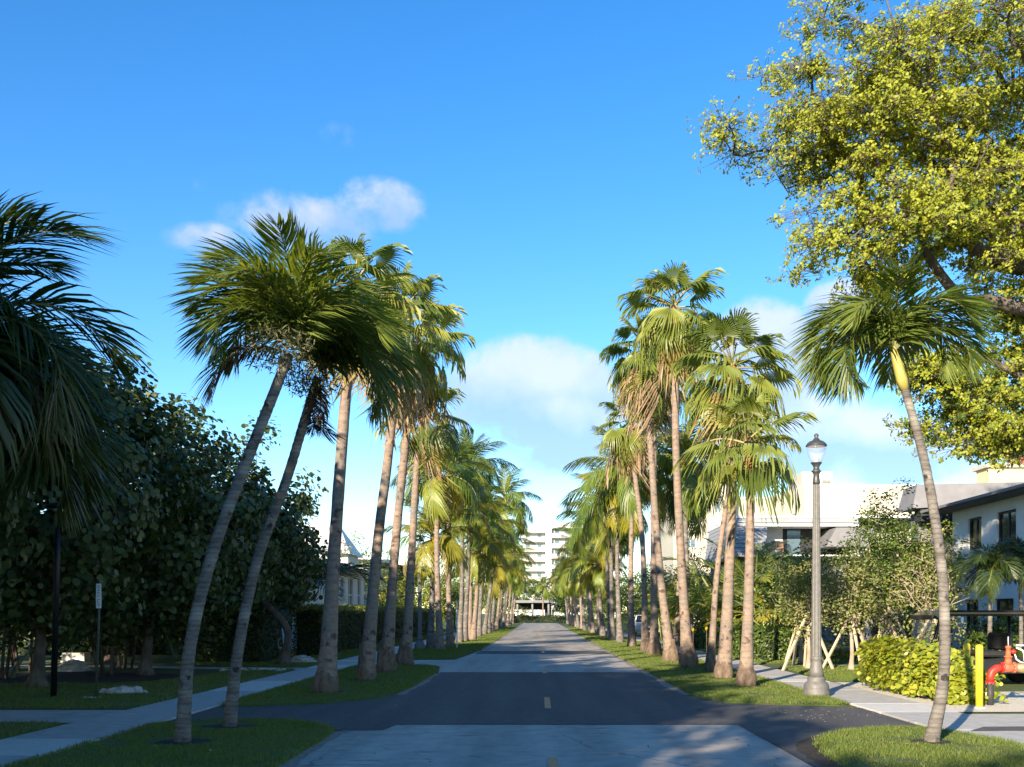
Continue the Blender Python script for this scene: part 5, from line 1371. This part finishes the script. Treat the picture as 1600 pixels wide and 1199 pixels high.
hedge('clipped_hedge', 'short clipped dark hedge between the two leaning palm trunks', -11.2, -9.0, 33.2, 35.8, 1.9, 'leaf_hedge', 330, (.07, .12), 2)
hedge('tall_hedge', 'tall dark hedge closing the garden behind the left sea grapes', -27, -11.6, 40.2, 41.6, 3.3, 'leaf_hedge', 150, (.12, .2), 6)
hedge('clipped_hedge', 'low hedge across the far end of the street', -9, 9, 168.5, 170, 1.2, 'leaf_hedge', 40, (.2, .34), 3)
hedge('clipped_hedge', 'dark low hedge with yellow tips behind the right verge palms', 7.2, 8.4, 34.5, 48, 1.15, 'leaf_green', 260, (.08, .14), 4, far=36)
hedge('clipped_hedge', 'dark planting hedge at the foot of the white house wall', 12.6, 16.5, 29.0, 30.2, 1.0, 'leaf_green', 200, (.1, .2), 5)

# bright clusia shrub by the right sidewalk: rosettes of thick leaves
r_ = random.Random(5)
cs = thing('bright_shrub', 'bright yellow-green thick-leaved shrub beside the yellow bollards', 'shrub', (7.7, 20.6, 0))
cl = []
for k in range(430):
    u, v, w = r_.random(), r_.random(), r_.random()
    y = 18.35 + u * 4.6; xh = 7.1 + .25 * (22.9 - y) / 4.6
    x = xh + v * (.42 + .16 * (y - 18.35)); z = .12 + w * .78
    s = r_.random()
    if s < .45: x = xh + r_.uniform(-.04, .1)
    elif s < .7: z = .9 + r_.uniform(-.08, .1)
    elif s < .85: y = 18.35 + r_.uniform(-.08, .1)
    x += .07 * math.sin(y * 3.1); z *= (1 + .07 * math.sin(y * 2.3 + 1)) * (.72 + .28 * min(1, max(0, y - 18.35) / 1.7))
    cl.append(Vector((x, y, z)))
mb = MB()
for k in range(70):
    y = 18.6 + r_.random() * 4.2; x = 7.3 + r_.random() * (.3 + .15 * (y - 18.35))
    mb.tube([(x, y, 0), (x + r_.uniform(-.1, .1), y + r_.uniform(-.1, .1), .4), (x + r_.uniform(-.2, .2), y + r_.uniform(-.2, .2), .62)], [.016, .012, .006], 5)
mb.build('stems', 'tree_bark', cs)
crown(cs, cl, dict(tm=SPOON, mat='leaf_clusia', n=15, rc=.15, size=(.08, .14), up=.7, out=.5, asp=1.15), (7.9, 20.6, .3), single=300, name='foliage')
# broad-leaved plants by the house
for i, (x, y, s) in enumerate([(11.6, 24.9, .55), (12.3, 25.2, .6), (10.2, 25.0, .45)]):
    t = thing('broad_leaf_plant', 'low plant with big paddle leaves, %s behind the black cart' % ORD[i], 'plant', (x, y, 0), 'paddle-leaved plants')
    for k in range(9):
        a = k * 2.4; q = .12 + .05 * (k % 3)
        me = mesh_np('leaf_mesh', OVAL[0] * [1.3, 1, 1], OVAL[1], 'leaf_green' if k % 3 else 'leaf_bright')
        p = (math.cos(a) * q, math.sin(a) * q, .35 * s + .5 * s * (k / 9))
        link('leaf', me, t, p, Matrix.Rotation(a - PI / 2, 4, 'Z').to_euler() if k < 0 else (R(rng.uniform(20, 60)), 0, a - PI / 2), s * 1.1)
        tube('stalk', [(x, y, 0), (x + p[0], y + p[1], p[2])], .012, 'rachis', t, 4)

# yellow-tipped leaves standing above the low hedge
for i, (px, py) in enumerate([(1060, 981), (1083, 983), (1104, 981), (1129, 979)]):
    p = A(px, py, 38.0)
    t = thing('yellow_leaf_plant', 'small bright yellow croton leaf cluster, %s above the low right hedge' % ORD[i], 'plant', (p[0], p[1], 0), 'yellow crotons in the hedge')
    tube('stem', [(p[0], p[1], 0), (p[0], p[1], p[2])], .012, 'tree_bark', t, 5)
    for k in range(6):
        link('leaf', mesh_np('leaf_mesh', OVAL[0], OVAL[1], 'leaf_yellow'), t, (0, 0, p[2] - .12), (R(68 + 12 * (k % 2)), 0, k * 1.05), .17)

# ------------------------------------------------------------------ street furniture
def street_lamp(x, y, label):
    t = thing('street_lamp', label, 'street lamp', (x, y, .03), 'acorn street lamps')
    c = (x, y, .03)
    MB().lathe(c, [(.24, -.03), (.255, .0), (.255, .10), (.235, .12), (.245, .15), (.235, .22), (.20, .27), (.165, .30), (.175, .34), (.165, .38)], 24).build('base', 'lamp_metal', t)
    MB().lathe(c, [(.155, .381), (.135, .5), (.112, .64), (.105, .70), (.118, .72), (.118, .75), (.104, .77)], 24, flute=.06).build('flared_foot', 'lamp_metal', t)
    MB().lathe(c, [(.10, .771), (.092, 1.6), (.078, 3.0), (.068, 4.12)], 24, smooth=False, flute=.10).build('fluted_pole', 'lamp_metal', t)
    MB().lathe(c, [(.062, 4.121), (.075, 4.16), (.062, 4.24), (.056, 4.32), (.075, 4.36), (.105, 4.385), (.07, 4.40), (.055, 4.44), (.06, 4.48), (.10, 4.535), (.115, 4.55), (.10, 4.555)], 20).build('capital', 'lamp_cap', t)
    MB().lathe(c, [(.095, 4.556), (.13, 4.62), (.165, 4.72), (.185, 4.82), (.19, 4.87)], 20).build('globe', 'lamp_glass', t)
    MB().lathe(c, [(.05, 4.557), (.055, 4.58), (.025, 4.6), (.02, 4.70)], 10).build('bulb_holder', 'white_trim', t)
    MB().lathe(c, [(.205, 4.871), (.205, 4.885), (.175, 4.93), (.13, 4.965), (.075, 4.985), (.05, 5.02), (.03, 5.04), (.045, 5.07), (.04, 5.10), (.012, 5.12)], 20).build('cap', 'lamp_cap', t)
    return t
lamp0 = street_lamp(5.4, 20.0, 'tall fluted acorn street lamp in front of the staked trees')
copy_thing(lamp0, (-5.42, 46.4, .03), 'acorn street lamp between fan palms and coconuts on the left')
copy_thing(lamp0, (5.3, 77.7, .03), 'small far acorn street lamp behind the right palm row')

pl = thing('path_light', 'black post light with flat round head at the far left', 'lamp', (-9.3, 19.7, .03))
MB().tube([(-9.34, 19.7, .02), (-9.27, 19.7, 2.6), (-9.25, 19.7, 3.3)], [.06, .055, .05], 12).build('post', 'black_metal', pl)
for s in (-1, 1): tube('arm', [(-9.25 + s * .05, 19.7, 3.2), (-9.24 + s * .09, 19.7, 3.45), (-9.23 + s * .09, 19.7, 3.66)], .012, 'black_metal', pl, 6)
MB().lathe((-9.23, 19.7, 3.62), [(.02, 0.02), (.24, .05), (.26, .07), (.23, .10), (.12, .14), (.02, .15)], 24).build('head', 'black_metal', pl)
MB().lathe((-9.21, 19.7, 3.60), [(.02, 0), (.12, .0), (.12, .045), (.02, .046)], 16).build('lens', 'sign_white', pl)

sp = thing('sign_post', 'thin post with narrow white notice, standing in stones on the left lawn', 'sign', (-8.47, 19.6, .03))
tube('post', [(-8.48, 19.6, 0), (-8.43, 19.6, 1.35), (-8.41, 19.6, 2.24)], .026, 'sign_pole', sp, 8)
ps = box('plate', (-8.46, 19.55, 1.74), (-8.36, 19.565, 2.21), 'sign_white', sp, .004)
mk = MB()
for (z, w, x) in [(2.17, .05, 0), (2.14, .055, 0), (2.10, .03, .005), (2.075, .035, 0), (2.035, .045, .0), (2.0, .012, -.016), (2.0, .012, .014), (1.97, .03, -.004), (1.905, .05, 0), (1.885, .014, -.018), (1.865, .014, -.018), (1.845, .03, -.008), (1.815, .04, .004), (1.785, .03, 0)]:
    mk.box((-8.41 + x - w / 2, 19.546, z - .007), (-8.41 + x + w / 2, 19.549, z + .006))
mk.build('faint_print', 'sign_ink', ps)

sp2 = thing('marker_post', 'thin pale marker post at the edge of the left palm row', 'post', (-3.8, 47.2, .03))
MB().box((-3.83, 47.18, 0), (-3.77, 47.22, 2.2), .01).build('post', 'white_trim', sp2)
box('plate', (-3.815, 47.05, 1.6), (-3.805, 47.35, 2.15), 'chrome', sp2)

def rock(name, label, x, y, r, seed, parent=None, flat=.5, cat='rock', group=None):
    r_ = random.Random(seed); loops = []
    for i in range(6):
        ph = (i / 5) * PI * .52
        rr = r * math.cos(ph); z = r * flat * 2 * math.sin(ph) * .9
        loops.append([(x + math.cos(a) * rr * r_.uniform(.75, 1.2), y + math.sin(a) * rr * r_.uniform(.75, 1.2) * .8, .03 + z * r_.uniform(.85, 1.1)) for a in [2 * PI * k / 10 for k in range(10)]])
    o = MB().loft(loops, False).build(name, 'stone', parent)
    if parent is None: tag(o, label, cat, group)
    return o
rp = thing('rock_pile', 'heap of pale coral stones behind the thin sign post', 'rocks', (-8.35, 20.6, .03))
r_ = random.Random(9)
for k in range(34):
    a, q = r_.uniform(0, 6.28), r_.random() ** .5
    rock('stone', None, -8.35 + math.cos(a) * q * .42, 20.6 + math.sin(a) * q * .25, r_.uniform(.06, .12) + .05 * (1 - q), 900 + k, rp, .6)
st = thing('foot_stones', 'few white stones round the foot of the thin sign post', 'rocks', (-8.45, 19.35, .03))
for k in range(7): rock('stone', None, -8.62 + k * .055, 19.4 + r_.uniform(-.07, .07), r_.uniform(.03, .05), 940 + k, st, .5)
st = thing('trunk_stones', 'row of white stones around the sea grape trunk', 'rocks', (-7.9, 28.6, .03))
for k in range(30): rock('stone', None, -8.9 + k * .06 + r_.uniform(-.03, .03), 28.7 + r_.uniform(-.25, .3), r_.uniform(.05, .10), 950 + k, st, .5)
rock('boulder', 'low grey boulder on the lawn before the clipped hedge', -7.7, 33.4, .45, 990, None, .3)
rock('boulder', 'dark mossy boulder under the clumping palms on the left', -13.0, 28.6, .5, 991, None, .35)
tag(MB().box((-15.9, 34.0, 0), (-15.1, 34.5, .32), .02).build('concrete_block', 'concrete_pale'), 'pale concrete block at the end of the left garden path', 'block')

def bollard(x, y, h, label):
    t = thing('bollard', label, 'bollard', (x, y, .014), 'yellow bollards')
    MB().lathe((x, y, 0), [(.062, 0), (.062, h - .03), (.055, h - .01), (.03, h + .006), (.005, h + .01)], 20).build('post', 'yellow_paint', t)
    MB().lathe((x, y, 0), [(.10, .012), (.10, .03), (.07, .04)], 16).build('footing', 'concrete_pale', t)
    return t
bollard(7.55, 17.6, 1.10, 'front yellow steel bollard nearest the red valve')
bollard(8.0, 19.2, 1.08, 'rear yellow steel bollard half hidden by the bright shrub')

bf = thing('backflow_valve', 'red and brass backflow valve on black pipe beside the bollards', 'valve', (8.0, 18.2, .014))
zc = .68
MB().lathe((8.0, 18.2, .0), [(.055, 0), (.055, .40)], 16).build('riser_pipe', 'pipe_dark', bf)
MB().lathe((8.0, 18.2, .40), [(.085, 0), (.095, .005), (.095, .03), (.085, .035)], 16).build('flange', 'red_paint', bf)
MB().tube([(8.0, 18.2, .44), (8.0, 18.2, .52), (8.03, 18.2, .61), (8.10, 18.2, .665), (8.2, 18.2, zc)], [.065, .068, .068, .068, .068], 14).build('elbow', 'red_paint', bf)
def xl(x0, prof, name, mat, n=14):
    loops = [[(x0 + z, 18.2 + math.cos(a) * r, zc + math.sin(a) * r) for a in [2 * PI * k / n for k in range(n)]] for r, z in prof]
    return MB().loft(loops, True).build(name, mat, bf)
xl(8.2, [(.09, 0), (.10, .005), (.10, .03), (.09, .035)], 'flange', 'red_paint')
xl(8.236, [(.07, 0), (.085, .05), (.085, .13), (.07, .17)], 'valve_body', 'red_faded')
MB().lathe((8.32, 18.2, .74), [(.075, 0), (.06, .06), (.055, .12), (.075, .125), (.075, .145), (.045, .15), (.04, .28), (.05, .285), (.05, .32), (.02, .33)], 14).build('bonnet', 'red_faded', bf)
MB().lathe((8.32, 18.2, 1.07), [(.008, 0), (.008, .16)], 8).build('stem', 'white_pipe', bf)
xl(8.407, [(.09, 0), (.10, .005), (.10, .03), (.09, .035)], 'flange', 'red_faded')
xl(8.443, [(.06, 0), (.085, .06), (.10, .16), (.10, .34), (.085, .42), (.06, .48)], 'check_body', 'brass')
xl(8.925, [(.10, 0), (.10, .035), (.07, .036), (.075, .2)], 'valve_body', 'red_faded')
MB().lathe((9.2, 18.2, 0), [(.055, 0), (.055, .62)], 14).build('riser_pipe', 'pipe_dark', bf)
MB().tube([(8.36, 18.2, .96), (8.41, 18.2, .965), (8.45, 18.2, .95)], [.02, .045, .03], 10).build('handle', 'red_paint', bf)
tube('bypass_pipe', [(8.42, 18.12, 1.08), (8.52, 18.12, 1.075), (8.66, 18.12, 1.08), (8.9, 18.12, 1.09)], .014, 'white_pipe', bf)
tube('bypass_pipe', [(8.40, 18.12, .92), (8.43, 18.12, .83), (8.50, 18.12, .78), (8.56, 18.12, .77)], .014, 'white_pipe', bf)
tube('bypass_pipe', [(8.42, 18.11, 1.04), (8.53, 18.11, .99), (8.56, 18.11, .93), (8.565, 18.11, .8)], .016, 'white_pipe', bf)
tube('bypass_pipe', [(8.72, 18.11, 1.03), (8.61, 18.11, .99), (8.575, 18.11, .94)], .016, 'white_pipe', bf)
bolts = MB()
for k in range(8):
    a = k * PI / 4 + .2
    for xx in (8.238, 8.40): bolts.box((xx - .008, 18.2 + math.cos(a) * .085 - .01, zc + math.sin(a) * .085 - .01), (xx + .008, 18.2 + math.cos(a) * .085 + .01, zc + math.sin(a) * .085 + .01))
    bolts.box((8.0 + math.cos(a) * .08 - .01, 18.2 + math.sin(a) * .08 - .01, .385), (8.0 + math.cos(a) * .08 + .01, 18.2 + math.sin(a) * .08 + .01, .399))
bolts.build('bolts', 'chrome', bf)

# black golf cart behind the shrub, facing left
gc = thing('golf_cart', 'black golf cart with flat roof parked behind the bright shrub', 'golf cart', (10.0, 23.5, .014))
def prism_y(prof, y0, y1, name, mat, parent):
    n = len(prof)
    return MB().loft([[(x, y0, z) for x, z in prof], [(x, y1, z) for x, z in prof]]).build(name, mat, parent)
MB().box((9.0, 22.75, 1.58), (11.5, 24.25, 1.71), .045).build('roof', 'black_gloss', gc)
MB().loft([[(8.74, 22.85, 1.50), (9.01, 22.78, 1.60), (9.01, 24.22, 1.60), (8.74, 24.15, 1.50)], [(8.74, 22.85, 1.60), (9.01, 22.78, 1.70), (9.01, 24.22, 1.70), (8.74, 24.15, 1.60)]]).build('visor', 'black_gloss', gc)
for y in (22.85, 24.15):
    tube('front_pillar', [(8.78, y, 1.57), (8.92, y, 1.5), (8.82, y, 1.1), (8.66, y, .78)], .042, 'black_metal', gc, 8)
    tube('rear_pillar', [(11.05, y, 1.62), (11.08, y, 1.1), (11.12, y, .65)], .042, 'black_metal', gc, 8)
prism_y([(8.3, .35), (8.25, .55), (8.4, .78), (8.75, .86), (8.9, .8), (8.95, .38)], 22.85, 24.15, 'front_cowl', 'black_gloss', gc)
prism_y([(8.95, .3), (8.95, .38), (9.9, .38), (9.95, .62), (10.75, .66), (11.6, .64), (11.75, .5), (11.7, .3)], 22.9, 24.1, 'body', 'black_gloss', gc)
MB().box((9.95, 22.95, .665), (10.5, 24.05, .79), .04).build('seat', 'rubber', gc)
MB().box((10.5, 22.95, .80), (10.62, 24.05, 1.2), .04).build('backrest', 'rubber', gc)
MB().tube([(9.0, 23.8, .8), (9.25, 23.8, 1.0)], .02, 8).build('steering_column', 'black_metal', gc)
MB().tube([(9.25 + .03 * math.cos(a), 23.8 + .17 * math.sin(a), 1.0 + .17 * math.cos(a)) for a in [2 * PI * k / 16 for k in range(17)]], .014, 6).build('steering_wheel', 'black_metal', gc)
for x in (8.62, 11.25):
    for y in (22.8, 24.0):
        w = MB(); n = 20
        w.loft([[(x + math.cos(a) * r, y + dy, .26 + math.sin(a) * r) for a in [2 * PI * k / n for k in range(n)]] for r, dy in ((.14, 0), (.23, 0), (.25, .03), (.25, .17), (.23, .2), (.14, .2))], True)
        wh = w.build('wheel', 'rubber', gc)
        MB().loft([[(x + math.cos(a) * r, y + dy, .26 + math.sin(a) * r) for a in [2 * PI * k / n for k in range(n)]] for r, dy in ((.138, .03), (.06, .01), (.05, .16), (.138, .17))], True).build('rim', 'chrome', wh)
MB().box((9.35, 22.74, 1.42), (9.41, 22.80, 1.56), .015).build('mirror', 'white_pipe', gc)
prism_y([(8.79, 1.52), (8.72, .88), (8.725, .88), (8.795, 1.52)], 22.9, 24.1, 'windshield', 'lamp_glass', gc)

# white car parked far down the right side
wc = thing('parked_car', 'white car parked behind the right palm trunks, mostly hidden', 'car', (7.6, 74, .02))
def prism_x(prof, x0, x1, name, mat, parent, tin=0.0):
    return MB().loft([[(x0, y, z) for y, z in prof], [(x1, y, z) for y, z in prof]]).build(name, mat, parent)
prism_x([(72, .3), (71.85, .55), (71.95, .8), (73.0, .95), (76.0, .98), (76.5, .8), (76.5, .35)], 6.7, 8.5, 'body', 'car_white', wc)
MB().loft([[(6.74, 72.9, .955), (8.46, 72.9, .955), (8.46, 76.1, .985), (6.74, 76.1, .985)], [(6.95, 73.6, 1.5), (8.25, 73.6, 1.5), (8.25, 75.4, 1.52), (6.95, 75.4, 1.52)]]).build('cabin', 'car_white', wc)
MB().add([(6.85, 72.93, 1.0), (8.35, 72.93, 1.0), (8.2, 73.53, 1.46), (7.0, 73.53, 1.46)], [(0, 1, 2, 3)]).build('windshield', 'dark_glass', wc)
MB().add([(6.735, 73.2, 1.0), (6.735, 75.8, 1.0), (6.935, 75.3, 1.46), (6.935, 73.65, 1.46)], [(3, 2, 1, 0)]).build('side_window', 'dark_glass', wc)
for x in (6.8, 8.0): MB().box((x, 71.86, .6), (x + .4, 71.93, .74), .02).build('headlight', 'lamp_glass', wc)
box('grille', (7.3, 71.83, .45), (7.9, 71.9, .62), 'dark_frame', wc)
for x in (6.68, 8.32):
    for y in (72.8, 75.6):
        MB().loft([[(x + dx, y + math.cos(a) * r, .32 + math.sin(a) * r) for a in [2 * PI * k / 16 for k in range(16)]] for r, dx in ((.2, 0), (.32, .01), (.32, .19), (.2, .2))], True).build('wheel', 'rubber', wc)
